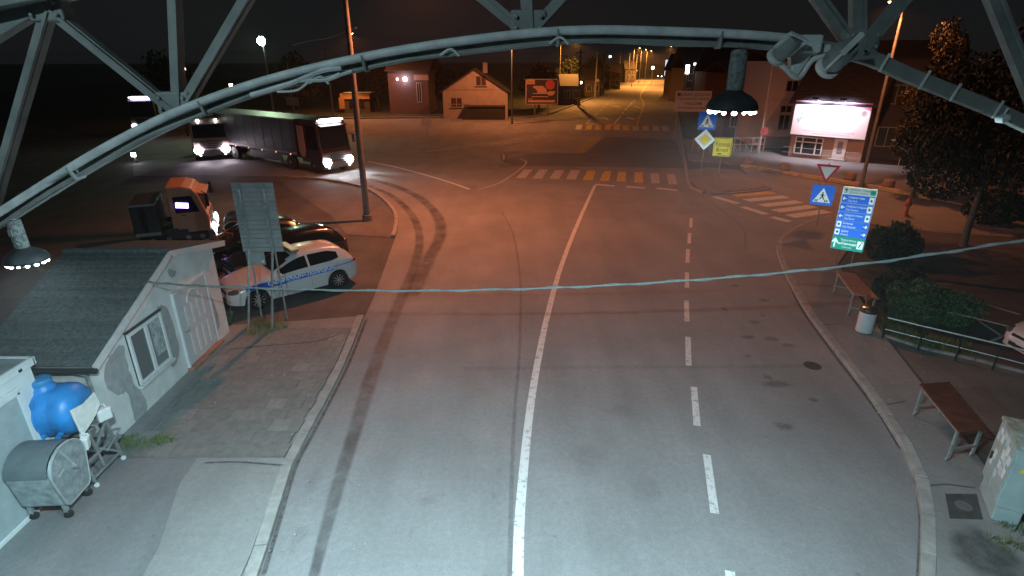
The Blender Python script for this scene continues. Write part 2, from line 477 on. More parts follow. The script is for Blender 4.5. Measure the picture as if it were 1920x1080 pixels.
# island corner under the priority signs, pavement in front of the shops
mb = MB(); mb.xy(PX([(1287, 322), (1294, 343), (1313, 358), (1340, 363), (1400, 359), (1438, 353), (1418, 339), (1384, 322), (1330, 316)]), -0.02, 0.10)
tag(mb.build('pavement_island', asphalt('island_paving', (0.20, 0.17, 0.13), 0.15)), kind='structure')
mb = MB(); mb.xy(PX([(1290, 302), (1385, 310), (1500, 331), (1620, 350), (1745, 374), (1940, 412), (1940, 330), (1640, 310), (1470, 296), (1420, 276), (1280, 262)]), -0.02, 0.11)
tag(mb.build('pavement_shops', asphalt('shop_paving', (0.19, 0.185, 0.19), 0.15)), kind='structure')
kerb('kerb_shops', [(1388, 313), (1500, 332), (1620, 351), (1745, 375)], 0.24, 0.2, 1.6, 1, mat=pm('kerb_yellow', (0.52, 0.42, 0.22), 0.8, var=0.25, scale=4, grime=0.45))
mb = MB(); mb.sheet(PX([(1656, 632), (1716, 712), (1800, 818), (1935, 800), (1935, 700), (1890, 690), (1790, 650), (1700, 622)]), 0.006)
tag(mb.build('gravel_yard', asphalt('gravel', (0.12, 0.11, 0.10), 0.3)), kind='structure')
mb = MB(); mb.sheet(PX([(1600, 470), (1640, 436), (1700, 480), (1760, 540), (1800, 600), (1800, 640), (1700, 620), (1656, 630), (1600, 545), (1578, 500)]), 0.008)
tag(mb.build('grass_bed', pm('bed_soil', (0.05, 0.055, 0.03), 0.95, var=0.4, scale=2, bump=0.8, bscale=20)), kind='structure')
mb = MB(); mb.sheet(PX([(200, 262), (640, 219), (830, 217), (1000, 216), (1060, 200), (1120, 177), (1180, 153), (1214, 139.5), (1150, 134), (800, 140), (300, 150), (-200, 190)]), 0.006)
tag(mb.build('verge', pm('verge_grass', (0.04, 0.05, 0.025), 0.95, var=0.4, scale=0.6)), kind='structure')
# parking bay lines in the dark car park
for k, (a, b) in enumerate([((1772, 552), (1850, 572)), ((1850, 572), (1912, 590)), ((1880, 632), (1832, 600)), ((1858, 640), (1895, 625))]):
    ribbon([G(*a), G(*b)], 0.09, 0.008).build('parking_line', M_PAINT2, road)

# ------------------------------------------------------------------ markings (all children of the road)
ZM = 0.009
def mark(pts, w, mat=M_PAINT, name='marking', z=ZM): return ribbon(pts, w, z).build(name, mat, road)
mark(smooth_path(PX([(971, 1130), (971, 1080), (974, 980), (981, 890), (990, 800), (998, 740), (1010, 670), (1027, 590), (1052, 500), (1085, 415), (1116, 347)]), 5), 0.17, name='solid_line')
for a, b in [((1368, 1071), (1379, 1150)), ((1325, 853), (1340, 963)), ((1301, 726), (1307, 799)), ((1290, 632), (1291, 686)), ((1287, 564), (1288, 603)), ((1288, 511), (1288, 540)), ((1290, 467), (1289, 493)), ((1293, 437), (1292, 457)), ((1296, 409), (1295, 427))]:
    mark([G(*a), G(*b)], 0.145, name='lane_dash')
quads = [(967, 985, 334, 334, 983, 999, 318, 318), (998, 1016, 335, 335, 1011, 1027, 318, 318), (1030, 1048, 335, 336, 1041, 1058, 319, 319), (1061, 1079, 336, 337, 1071, 1088, 319, 320), (1092, 1111, 338, 338, 1102, 1117, 320, 320),
         (1124, 1142, 339, 340, 1133, 1146, 321, 321), (1156, 1173, 340, 341, 1159, 1174, 322, 322), (1189, 1206, 342, 343, 1190, 1205, 323, 323), (1221, 1237, 344, 344, 1220, 1235, 325, 325), (1254, 1270, 346, 346, 1250, 1265, 326, 326)]
for i, (bl, br, yl, yr, tl, tr, ytl, ytr) in enumerate(quads):
    m = MB(); m.sheet(PX([(bl, yl), (br, yr), (tr, ytr), (tl, ytl)]), ZM); m.build('crossing_stripe', M_YPAINT if i in (4, 5, 6, 7) else M_PAINT2, road)
for a, b in [((1117, 346), (1152, 349)), ((1175, 350), (1210, 353)), ((1231, 353), (1270, 357))]: mark([G(*a), G(*b)], 0.4, M_PAINT, 'stop_dash')
for i, (a, b) in enumerate([((1376, 367), (1449, 361)), ((1399, 376), (1474, 369)), ((1428, 386), (1499, 378)), ((1453, 396), (1524, 387)), ((1481, 406), (1550, 396))]):
    mark([G(*a), G(*b)], 0.62, M_YPAINT if i < 1 else M_PAINT, 'crossing_stripe')
for i, (a, b) in enumerate([((1339, 369), (1384, 382)), ((1392, 388), (1437, 402)), ((1447, 407), (1481, 416))]): mark([G(*a), G(*b)], 0.42, M_PAINT, 'give_way_dash')
for i, x in enumerate([1084, 1103, 1121, 1139, 1156, 1173, 1192, 1211, 1230, 1248]):
    p = G(x, 243 + i * 0.3); q = G(x + 3 - i * 0.5, 234 + i * 0.3)
    mark([p, q], 0.65, (M_PAINT, M_YPAINT, M_YPAINT, M_YPAINT, M_YPAINT, M_YPAINT, M_PAINT2, M_PAINT2, M_PAINT2, M_PAINT2)[i], 'crossing_stripe')
mark([G(1098, 231.5), G(1122, 233)], 0.9, M_YPAINT, 'stop_line'); mark([G(1140, 233), G(1165, 234)], 0.9, M_YPAINT, 'stop_line')
for (a, b) in [((1100, 231), (1111, 221)), ((1116, 216), (1120, 212)), ((1124, 208), (1128, 205)), ((1131, 202), (1134, 199)), ((1137, 196.5), (1140, 194))]: mark([G(*a), G(*b)], 0.18, M_PAINT2, 'lane_dash')
for (a, b) in [((1152, 232), (1164, 217)), ((1166, 214), (1169, 210)), ((1172, 207), (1175, 203)), ((1177, 201), (1180, 198)), ((1182, 196), (1185, 193)), ((1187, 191), (1190, 188))]: mark([G(*a), G(*b)], 0.2, M_PAINT, 'lane_dash')
mark(smooth_path(PX([(1192, 238), (1199, 220), (1206, 200), (1206, 190), (1201, 182), (1204, 172), (1216, 155), (1228, 146)]), 4), 0.2, M_YPAINT, 'edge_line')
for (x, y2, s, mt) in [(1135, 222, 1, M_PAINT), (1182, 222, -1, M_PAINT), (1158, 200, 1, M_YPAINT), (1195, 201, -1, M_PAINT2)]:
    p = G(x, y2); m = MB(); m.sheet([(p.x - .16, p.y - 2.4), (p.x + .16, p.y - 2.4), (p.x + .16, p.y), (p.x - .16, p.y)], ZM)
    m.sheet([(p.x - .17, p.y), (p.x - .17, p.y - .7), (p.x - s * 1.1, p.y - .2), (p.x - s * 1.1, p.y + .5)] if s > 0 else [(p.x + .17, p.y - .7), (p.x + .17, p.y), (p.x + 1.1, p.y + .5), (p.x + 1.1, p.y - .2)], ZM)
    m.sheet([(p.x - .55, p.y + 0.02), (p.x + .55, p.y + 0.02), (p.x, p.y + 2.0)], ZM + 0.001); m.build('turn_arrow', mt, road)
# striped island, lighter-toned patch of road, its yellow edge
mb = MB(); mb.sheet(PX([(938, 283), (1094, 287), (1130, 257), (1015, 250)]), 0.0065); mb.build('surface_patch', asphalt('patch_asphalt', (0.30, 0.26, 0.23), 0.12), road)
mb = MB(); mb.sheet(PX([(1100, 287), (1134, 257), (1268, 262), (1282, 316), (1150, 313), (960, 311), (940, 300), (990, 289)]), 0.0062); mb.build('surface_patch', asphalt('dark_patch', (0.125, 0.122, 0.12), 0.15), road)
mb = MB(); mb.sheet(PX([(1075, 286), (1094, 287), (1131, 257), (1112, 256)]), ZM); mb.build('yellow_edge', worn('yellow_worn', (0.5, 0.36, 0.06), 0.5), road)
for k in range(8):
    a = G(902 + k * 11, 272 - k * 2.4); b = G(945 + k * 13, 272 - k * 2.6); mark([a, b], 0.22, M_PAINT2, 'hatch_stripe')
mark([G(950, 231), G(1050, 227)], 0.4, M_PAINT2, 'edge_line')
mark(smooth_path(PX([(690, 303), (740, 313), (790, 326), (840, 341), (880, 355)]), 4), 0.2, M_PAINT, 'dotted_line')
mark(smooth_path(PX([(896, 355), (930, 346), (955, 332), (978, 315), (987, 304), (975, 298)]), 4), 0.12, M_PAINT2, 'island_line')
mark(smooth_path(PX([(800, 285), (860, 276), (910, 268)]), 3), 0.14, M_PAINT2, 'island_line')
# seam between two lanes of asphalt, cracks, tar line on the right
M_SEAM = stain('tar_seam', (0.05, 0.05, 0.05), 0.6, 0.28, 6)
ribbon(smooth_path(PX([(955, 1130), (957, 1000), (961, 850), (966, 760), (975, 640), (975, 520), (962, 440), (940, 395)]), 6), 0.10, 0.0068, True).build('tar_seam', M_SEAM, road)
ribbon(smooth_path(PX([(1315, 352), (1318, 368), (1345, 388), (1375, 412), (1395, 432), (1398, 470)]), 5), 0.12, 0.0068, True).build('tar_seam', M_SEAM, road)
ribbon(smooth_path(PX([(860, 692), (1100, 689), (1400, 688), (1560, 686)]), 8), 0.22, 0.0066, True).build('tar_seam', stain('faint_seam', (0.07, 0.07, 0.07), 0.7, 0.13, 4), road)
# water and tyre tracks of lorries turning into the yard
M_WET = stain('wet_track', (0.045, 0.043, 0.044), 0.36, 0.48, 1.3)
ribbon(smooth_path(PX([(560, 1150), (588, 1080), (612, 990), (640, 890), (668, 800), (692, 720), (720, 640), (752, 560), (780, 490), (786, 440), (770, 400), (735, 368), (690, 347)]), 6), [0.14 + 0.30 * min(1, i / 30) for i in range(73)], 0.0072, True).build('wet_track', M_WET, road)
ribbon(smooth_path(PX([(770, 560), (802, 490), (826, 440), (818, 402), (785, 370), (740, 349), (690, 335)]), 6), 0.62, 0.0076, True).build('wet_track', M_WET, road)
M_OIL = stain('oil_stain', (0.06, 0.058, 0.06), 0.6, 0.42, 7)
for k, (x, y2, r, sx, sy) in enumerate([(1401, 632, .17, 1.3, .9), (1447, 636, .22, 1.4, .9), (1478, 648, .17, 1.3, .9), (1455, 720, .26, 1.6, .8), (1440, 708, .14, 1, 1), (1432, 563, .2, 1.2, 1), (1430, 592, .12, 1, 1), (1378, 536, .18, 1, 1), (1415, 604, .14, 1.4, 1), (1525, 750, .13, 1, 1), (1470, 800, .16, 1.5, 1), (1402, 668, .1, 1, 1), (1358, 580, .13, 1, 1.6), (935, 885, .09, .6, 1.6), (925, 930, .09, .6, 1.6), (955, 780, .06, 1, 1), (800, 940, .15, 1.4, 1), (770, 1005, .1, .6, 1.8), (1160, 770, .3, 1.5, 1), (1100, 860, .35, 1.3, 1.5), (1210, 920, .3, 1.3, 1.5), (560, 1010, .22, .7, 2), (590, 900, .2, .7, 2)]):
    blot(G(x, y2), r, 0.0070 + 0.0001 * k, k, (sx, sy)).build('oil_stain', M_OIL if k < 13 else stain('faint_stain', (0.09, 0.092, 0.095), 0.7, 0.13, 5), road)
mb = MB(); c = G(1523, 686); mb.lathe([(0.21, 0.004), (0.21, 0.010), (0.18, 0.010), (0.175, 0.007), (0.0, 0.007)], 24, (c.x, c.y, 0)); mb.build('manhole_cover', pm('cast_iron', (0.035, 0.034, 0.034), 0.75, 0.0, var=0.3, bump=0.5, bscale=30), road)
mw = MB(); a, b, c2, d = [G(x, y2, 0.11) for x, y2 in ((1772, 926), (1831, 926), (1843, 974), (1781, 972))]
mw.xy([a, b, c2, d], 0.1, 0.114); pr = bpy.data.objects['pavement_right']; mw.build('access_cover', pm('cover_plate', (0.055, 0.055, 0.055), 0.7, 0.2, var=0.3), pr)
m = MB(); cc = (a + b + c2 + d) / 4; m.lathe([(0.13, 0.113), (0.13, 0.119), (0.09, 0.119), (0.088, 0.1155)], 20, (cc.x, cc.y, 0)); m.build('cover_ring', pm('cover_ring', (0.10, 0.10, 0.10), 0.7), pr)
M_DAMP = stain('damp', (0.06, 0.062, 0.06), 0.5, 0.7, 3)
blot(G(1850, 1040, .11), 0.62, 0.1135, 77, (1, 1.1)).build('damp_stain', M_DAMP, pr)
blot(G(1820, 835, .11), 0.6, 0.1133, 78, (.8, 1.6)).build('damp_stain', stain('damp2', (0.06, 0.062, 0.06), 0.7, 0.45, 3), pr)
M_CRACK = stain('crack', (0.05, 0.05, 0.048), 0.9, 0.7, 9)
def crack(px, parent, z, w=0.05): ribbon(smooth_path([G(x, y2, z) for x, y2 in px], 5), w, z, True).build('crack', M_CRACK, parent)
crack([(1640, 762), (1670, 757), (1700, 752)], pr, 0.1125); crack([(1728, 912), (1770, 908), (1800, 911), (1830, 915)], pr, 0.1126); crack([(1480, 530), (1530, 535), (1560, 537)], pr, 0.1127); crack([(1510, 575), (1560, 574)], pr, 0.1127); crack([(1535, 609), (1580, 607)], pr, 0.1127)
for px in ([(1722, 1100), (1727, 980), (1722, 930)], [(1690, 845), (1640, 765), (1560, 660), (1500, 575), (1476, 520)]): ribbon(smooth_path(PX(px), 6), 0.10, 0.0069, True).build('gutter_dirt', M_CRACK, road)
ribbon(smooth_path(PX([(492, 1085), (522, 985), (553, 880), (580, 826), (610, 770), (655, 680), (688, 596)]), 6), 0.10, 0.0069, True).build('gutter_dirt', M_CRACK, road)
pl = bpy.data.objects['pavement_left']
crack([(380, 868), (440, 866), (500, 870), (533, 873)], pl, 0.1035, 0.06); crack([(430, 655), (500, 648), (590, 640), (640, 625)], pl, 0.1036, 0.06)
# ================================================================== street lamps and gantry
M_LENS = em('sodium_lens', (1.0, 0.55, 0.22), 30)
def street_lamp(label, base, h, arm, power, lit=True, r0=0.10, colr=SODIUM, name='street_lamp', lens=None, group='sodium street lamps', mat=None, rad=0.12, tilt=0.0, spread=172):
    """tapered pole, curved arm towards 'arm' (dx, dy), lantern with a lens under it"""
    t = thing(name, label, 'street lamp', (base[0], base[1], 0), 0, group)
    mat = mat or M_POLE
    ax, ay = arm; L = math.hypot(ax, ay) or 1
    m = MB(); m.tube([(0, 0, -0.05), (0, 0, 0.3), (0, 0, 0.32), (0, 0, h * 0.5), (0, 0, h - 0.3)], [r0 * 1.45, r0 * 1.45, r0, r0 * 0.85, r0 * 0.62], 10); m.build('pole', mat, t, smooth=True)
    m = MB(); m.tube(smooth_path([(0, 0, h - 0.45), (ax * 0.08, ay * 0.08, h + 0.1), (ax * 0.45, ay * 0.45, h + 0.35), (ax, ay, h + 0.42)], 4), r0 * 0.42, 8); m.build('arm', mat, t, smooth=True)
    d = Vector((ax / L, ay / L, 0.05)).normalized(); e = Vector((ax, ay, h + 0.42))
    m = MB(); s = Vector((-d.y, d.x, 0)); prof = [(-0.05, 0.05, 0.05), (0.1, 0.13, 0.09), (0.45, 0.16, 0.10), (0.68, 0.10, 0.05)]
    vs = []; 
    for a, w, hh in prof:
        for k in range(8):
            an = 2 * PI * k / 8; zz = math.sin(an) * hh; zz = max(zz, -0.03); vs.append(e + d * a + s * (math.cos(an) * w) + Vector((0, 0, zz)))
    fs = [(i * 8 + k, i * 8 + (k + 1) % 8, (i + 1) * 8 + (k + 1) % 8, (i + 1) * 8 + k) for i in range(3) for k in range(8)] + [tuple(range(7, -1, -1)), tuple(range(24, 32))]
    m.add(vs, fs); hd = m.build('lantern', M_DARK, t, smooth=True)
    c = e + d * 0.34 + Vector((0, 0, -0.035))
    m = MB(); m.ell(c, (0.19, 0.12, 0.075), 10, 6); m.build('lens', (lens or M_LENS) if lit else M_GLASS, hd, smooth=True)
    if lit and power > 0: light('SPOT', 'lamp_light', (c.x, c.y, c.z - 0.12), power, colr, t, rad, aim=(c.x + d.x * math.tan(R(tilt)) * 5 + 1e-4, c.y + d.y * math.tan(R(tilt)) * 5, c.z - 5.12), spot=spread, blend=0.5)
    return t
b = G(689, 414)
street_lamp('tall thick grey lamp post on the corner beside the black parked cars', (b.x, b.y), 11.0, (2.6, 0.6), 8800, r0=0.16, tilt=15, spread=162, colr=SODIUM_NEAR, mat=pm('post_concrete', (0.16, 0.155, 0.15), 0.8, var=0.2, scale=4, grime=0.35))
b = G(1614, 352)
street_lamp('lamp post between the lit billboard and the large leafy tree', (b.x, b.y), 9.55, (-0.9, -0.6), 2300, r0=0.11)
b = AT(960, 225, 69)
street_lamp('lamp post between the gabled house and the orange billboard', (b.x, b.y), 9.6, (-0.4, -0.3), 5200)
b = AT(674, 222, 78)
street_lamp('distant lamp post seen right behind the thick corner post', (b.x, b.y), 9.7, (0.3, -1.0), 5200)
for i, (px, py, dist) in enumerate([(1198, 90, 165), (1210, 93, 190), (1220, 95, 212)]):
    e = AT(px, py, dist)
    street_lamp(['nearest of the three orange lamps over the far end of the road', 'middle of the three orange lamps over the far end of the road', 'farthest of the three orange lamps over the far end of the road'][i], (e.x - 1.2, e.y), e.z - 0.42, (1.0, -0.2), 26000, colr=SODIUM_FAR)
b = G(1262, 168)
street_lamp('lamp post on the right verge of the far road', (b.x + 1.0, b.y), 9.6, (-2.2, 0), 17000, colr=SODIUM_FAR)
b = G(1080, 200)
street_lamp('lamp post on the left verge of the far road', (b.x - 2.0, b.y + 10), 9.6, (2.2, 0), 15000, colr=SODIUM_FAR)
# greenish floodlight on a mast over the yard
e = AT(490, 77, 60)
fl = thing('floodlight_mast', 'tall mast with a glaring green-white floodlight over the lorry yard', 'floodlight', (e.x, e.y + 0.3, 0))
m = MB(); m.tube([(0, 0, 0), (0, 0, e.z * 0.6), (0, 0, e.z + 0.5)], [0.14, 0.11, 0.08], 8); m.build('mast', M_POLE, fl, smooth=True)
m = MB(); m.box((0, -0.16, e.z), (0.7, 0.24, 0.6)); hd = m.build('housing', M_DARK, fl, bevel=0.03)
m = MB(); m.lathe([(0.30, 0), (0.40, 0.03), (0.40, 0.06), (0.0, 0.10)], 20, (0, -0.29, e.z), Euler((PI / 2, 0, 0)).to_matrix()); m.build('lens', em('green_white', (0.62, 1.0, 0.72), 60), hd, smooth=True)
light('SPOT', 'flood_light', (0, -0.45, e.z - 0.1), 2200, (0.72, 1.0, 0.62), fl, 0.3, spot=130, blend=0.6, aim=(2.0, -16, 0))
# lamp post standing behind the camera that lights the top of the gantry
street_lamp('white lamp post standing behind the arched gantry', (-5.6, -3.2), 9.6, (2.0, 0.6), 850, colr=COOL, lens=em('cool_lens', (0.85, 0.97, 1.0), 12), group='white street lamps')

# ------------------------------------------------------------------ arched lattice gantry the camera looks through
GY = 3.0
ga = thing('arched_gantry', 'arched teal-grey lattice gantry spanning the street overhead', 'gantry', (0, GY, 0))
OF = (0, GY, 0)
low = [AT(x, y2, GY) for x, y2 in [(-40, 436), (0, 414), (110, 345), (210, 285), (335, 222), (480, 168), (640, 127), (820, 94), (1050, 69), (1250, 70), (1440, 80), (1605, 102), (1700, 140), (1800, 180), (1920, 232)]]
low = [Vector((-5.9, GY, 0.05)), Vector((-5.75, GY, 2.2)), Vector((-5.2, GY, 4.0)), Vector((-4.3, GY, 5.2)), Vector((-3.55, GY, 5.88))] + low + [Vector((3.5, GY, 6.52)), Vector((4.6, GY, 5.85)), Vector((5.7, GY, 4.9)), Vector((6.6, GY, 3.4)), Vector((7.0, GY, 1.8)), Vector((7.05, GY, 0.05))]
lowp = smooth_path(low, 4)
def sweep(pts, w, h, lift=0.0, dy=0.0):
    m = MB(); n = len(pts)
    for i, p in enumerate(pts):
        t = (pts[min(i + 1, n - 1)] - pts[max(i - 1, 0)]).normalized(); nn = Vector((-t.z, 0, t.x))
        for sa, sb in ((-1, -1), (1, -1), (1, 1), (-1, 1)): m.v.append(p + Vector((0, dy + sa * w / 2, 0)) + nn * (lift + sb * h / 2))
    for i in range(n - 1):
        for k in range(4): m.f.append((i * 4 + k, i * 4 + (k + 1) % 4, (i + 1) * 4 + (k + 1) % 4, (i + 1) * 4 + k))
    m.f += [(3, 2, 1, 0), tuple(range(4 * n - 4, 4 * n))]
    return m
sweep(lowp, 0.06, 0.066).build('bottom_chord', M_GANTRY, ga, OF, bevel=0.006)
def outer(pts, k):
    out = []
    for i, p in enumerate(pts):
        t = (pts[min(i + 1, len(pts) - 1)] - pts[max(i - 1, 0)]).normalized(); out.append(p + Vector((-t.z, 0, t.x)) * k)
    return out
topp = outer(lowp, 0.70)
sweep(topp, 0.07, 0.082).build('top_chord', M_GANTRY, ga, OF, bevel=0.006)
def on(path, x):
    for a, b2 in zip(path, path[1:]):
        if a.x <= x <= b2.x: return a.lerp(b2, (x - a.x) / max(1e-6, b2.x - a.x))
    return path[-1]
def upto(p, q):                                   # carry a member on from p through q until it meets the top chord
    d = (q - p).normalized(); r = p
    for k in range(400):
        r = p + d * (0.004 * k)
        if r.z >= on(topp, r.x).z: break
    return r
B1, B2, B3 = AT(336, 214, GY), AT(990, 66, GY), AT(1606, 100, GY)
T1 = AT(93, 18, GY)
members = [(B1, upto(B1, AT(328, 0, GY))), (B1, upto(B1, AT(462, 0, GY))), (B1, T1), (T1, AT(-30, 445, GY)), (B2, upto(B2, AT(910, 0, GY))), (B2, upto(B2, AT(986, 0, GY))), (B2, upto(B2, AT(1050, 0, GY))),
           (B3, upto(B3, AT(1534, 0, GY))), (B3, upto(B3, AT(1605, 0, GY))), (B3, upto(B3, AT(1690, 0, GY))), (on(lowp, 2.78), upto(on(lowp, 2.78), AT(1860, 0, GY)))]
for k, x in enumerate([-5.3, -4.6, -3.9, 3.6, 4.4, 5.2, 6.0]):
    a = on(lowp, x); b2 = on(topp, x + (0.3 if k % 2 else -0.3)); members.append((a, b2))
for p, q in members:
    m = MB(); m.bar(p, q, 0.052, 0.045, up=(0, 1, 0)); m.bar(p + Vector((0.02, -0.036, 0)), q + Vector((0.02, -0.036, 0)), 0.014, 0.02, up=(0, 1, 0)); m.build('brace', M_GANTRY, ga, OF)
for p in (B1, B2, B3, T1):
    m = MB(); m.box(p + Vector((0, 0, 0.055)) if p is not T1 else p, (0.17, 0.075, 0.11)); gs = m.build('gusset', M_GANTRY, ga, OF, bevel=0.01)
    for bx_, bz_ in ((-.06, .03), (.06, .03), (-.06, .08), (.06, .08)):
        m = MB(); m.lathe([(.010, 0), (.010, .008), (.006, .010)], 6, p + Vector((bx_, -.046, bz_ if p is not T1 else bz_ - .055)), Euler((PI / 2, 0, 0)).to_matrix()); m.build('bolt', M_STEEL, gs, OF)
# roof sheet and cross beam over the left corner
m = MB(); m.bar(T1 + Vector((-2.2, -0.1, -0.35)), T1 + Vector((0.25, -0.02, 0.10)), 0.20, 0.05); m.build('cross_beam', M_GANTRY, ga, OF)
m = MB(); m.bar(T1 + Vector((-2.4, 0.30, 0.28)), T1 + Vector((0.05, 0.25, 0.14)), 0.5, 0.03); m.build('cover_plate', M_GANTRY, ga, OF)
# cable sleeve strapped to the front of the chord
cp = [p for p in lowp if -3.0 < p.x < 1.46]
cp = outer(cp, 0.024)
m = MB(); m.tube([p + Vector((0, -0.058, 0)) for p in cp], 0.021, 10); cs = m.build('cable_sleeve', M_GANTRY2, ga, OF, smooth=True)
m = MB(); m.tube([p + Vector((0, -0.052, -0.052 + 0.004 * math.sin(i))) for i, p in enumerate(cp)], 0.010, 8); m.build('thin_cable', M_GANTRY, cs, smooth=True, off=OF)
for k, x in enumerate([-2.3, -1.55, -0.72, 0.22, 1.0]):
    p = on(lowp, x); q = on(lowp, x + 0.02); ang = math.atan2(q.z - p.z, 0.02)
    m = MB(); m.box(p + Vector((0, -0.04, -0.005)), (0.018, 0.082, 0.080), (0, -ang, 0)); m.build('cable_strap', M_GANTRY, cs, OF, bevel=0.01)
def loop(px, r, dy=-0.08): 
    m = MB(); m.tube(smooth_path([AT(x, y2, GY + dy) for x, y2 in px], 5), r, 6); m.build('loose_cable', M_GANTRY2, cs, OF, smooth=True)
loop([(470, 178), (540, 158), (585, 140), (612, 131), (640, 128)], 0.012); loop([(500, 168), (560, 152), (610, 150), (638, 138)], 0.009); loop([(575, 150), (612, 150), (640, 140), (660, 133)], 0.008); loop([(520, 172), (560, 168), (590, 140), (606, 128)], 0.006)
for x, y2 in [(845, 98), (1050, 76), (600, 150)]:
    loop([(x - 20, y2 + 6), (x, y2 - 6), (x + 16, y2 + 7)], 0.006)
for x in (1.83, 2.05, 2.22, 2.46):
    p = on(lowp, x); m = MB(); m.box(p + Vector((0, -0.038, 0)), (0.008, 0.012, 0.09), (0, 0.35, 0)); m.build('weld_plate', M_GANTRY2, ga, OF)

# pendant lamps hanging below the chord
def pendant(px, py, label, s=1.0):
    c = AT(px, py, GY - 0.02)                                        # middle of the glowing underside
    t = thing('pendant_lamp', label, 'pendant lamp', c, 0, 'pendant lamps under the gantry'); t.scale = (s, s, s)
    m = MB(); m.lathe([(0.045, 0.12), (0.048, 0.14), (0.048, 0.33), (0.04, 0.345)], 14); body = m.build('driver_housing', pm('mossy_grey', (0.16, 0.17, 0.165), 0.8, var=0.5, scale=40, bump=0.6, bscale=60), t, smooth=True)
    m = MB(); m.box((-0.012, -0.049, 0.25), (0.03, 0.006, 0.05)); m.build('rating_plate', M_STEEL, body)
    m = MB(); m.lathe([(0.02, 0.34), (0.014, 0.40)], 8); m.build('hanger', M_GANTRY, t)
    m = MB(); m.lathe([(0.145, 0.012), (0.15, 0.03), (0.135, 0.062), (0.10, 0.092), (0.055, 0.115), (0.045, 0.125)], 28); sh = m.build('shade', pm('shade_dark', (0.035, 0.038, 0.04), 0.6, 0.3, var=0.3), t, smooth=True)
    m = MB()
    for k in range(12): m.lathe([(0.07 + 0.012 * (k % 2), 0.09), (0.072 + 0.012 * (k % 2), 0.10)], 6, (0, 0, 0.008 * (k % 3)))
    m = MB(); m.lathe([(0.118, 0.013), (0.120, 0.022)], 24); m.build('emitter', em('led_plate', (0.88, 0.97, 1.0), 9), sh)
    for k in range(14):
        a = 2 * PI * k / 14; m = MB(); m.ell((0.126 * math.cos(a), 0.126 * math.sin(a), 0.002), [(0.013, 0.013, 0.011), (0.010, 0.010, 0.008), (0.017, 0.012, 0.012)][(k * 5) % 3], 8, 5)
        m.build('led_bead', em('led_bead', (0.9, 0.98, 1.0), 22), sh)
    light('AREA', 'pendant_light', (0, 0, -0.02), PEND, COOL, t, 0.24, rot=(0, 0, 0))
    return t
PEND = 1120
pendant(52, 492, 'dark pendant lamp glowing at the far left under the gantry', 0.72)
pendant(1371, 210, 'dark dome pendant lamp hanging before the white welcome board', 0.85)
# two unlit floodlights clamped to the chord
def flood(px, py, rot, label, s=1.0):
    c = AT(px, py, GY - 0.12)
    t = thing('floodlight', label, 'floodlight', c, 0, 'unlit floodlights clamped on the gantry'); t.rotation_euler = rot; t.scale = (s, s, s)
    m = MB(); m.lathe([(0.028, -0.02), (0.06, 0.03), (0.062, 0.16), (0.045, 0.20)], 16); m.build('housing', M_GANTRY, t, smooth=True)
    m = MB(); m.lathe([(0.066, -0.03), (0.070, -0.025), (0.070, 0.012), (0.062, 0.014)], 18); hd = m.build('rim', M_GANTRY2, t, smooth=True)
    m = MB(); m.lathe([(0.0, -0.052), (0.04, -0.046), (0.062, -0.026), (0.062, -0.018)], 18); m.build('lens', pm('frosted_lens', (0.5, 0.56, 0.54), 0.35, var=0.05), hd, smooth=True)
    m = MB(); m.bar((-0.07, 0, 0.06), (-0.07, 0.0, 0.22), 0.012, 0.03); m.bar((0.07, 0, 0.06), (0.07, 0.0, 0.22), 0.012, 0.03); m.bar((-0.075, 0, 0.22), (0.075, 0, 0.22), 0.03, 0.012); m.build('bracket', M_GANTRY2, t)
    return t
flood(1456, 106, (R(50), R(20), R(8)), 'unlit floodlight with pale lens left on the gantry clamp', 0.62)
flood(1556, 122, (R(52), R(-38), R(24)), 'unlit hooded floodlight tilted right on the gantry clamp', 0.85)
p = AT(1500, 104, GY - 0.08)
cl = thing('clamp_bracket', 'folded steel clamp bracket between the two unlit floodlights', 'bracket', p)
m = MB(); m.xz([(-0.14, 0.03), (0.13, 0.05), (0.14, 0.015), (0.05, 0.005), (0.0, -0.09), (-0.03, -0.08), (-0.05, -0.01), (-0.14, -0.0)], -0.02, 0.03); m.build('plate', M_GANTRY2, cl, bevel=0.006)
m = MB(); m.tube(smooth_path([(-0.14, -0.02, -0.01), (-0.08, -0.05, -0.06), (0.0, -0.03, -0.10), (0.05, -0.03, -0.02), (0.12, -0.04, 0.0)], 5), 0.012, 8); m.build('cable', M_GANTRY2, cl, smooth=True)
m = MB(); m.box((0.02, -0.03, 0.05), (0.10, 0.06, 0.08)); m.build('junction_box', M_GANTRY2, cl, bevel=0.01)
p = AT(1877, 222, GY - 0.05)
sc2 = thing('small_camera', 'tiny camera fixed under the right end of the gantry', 'camera', p)
m = MB(); m.tube([(0.02, 0, 0.05), (0.01, 0, 0.02)], 0.006, 6); m.build('stem', M_GANTRY2, sc2)
m = MB(); m.box((0, -0.01, 0.0), (0.045, 0.05, 0.03), (0, R(-25), 0)); m.build('body', M_WHITE, sc2, bevel=0.005)
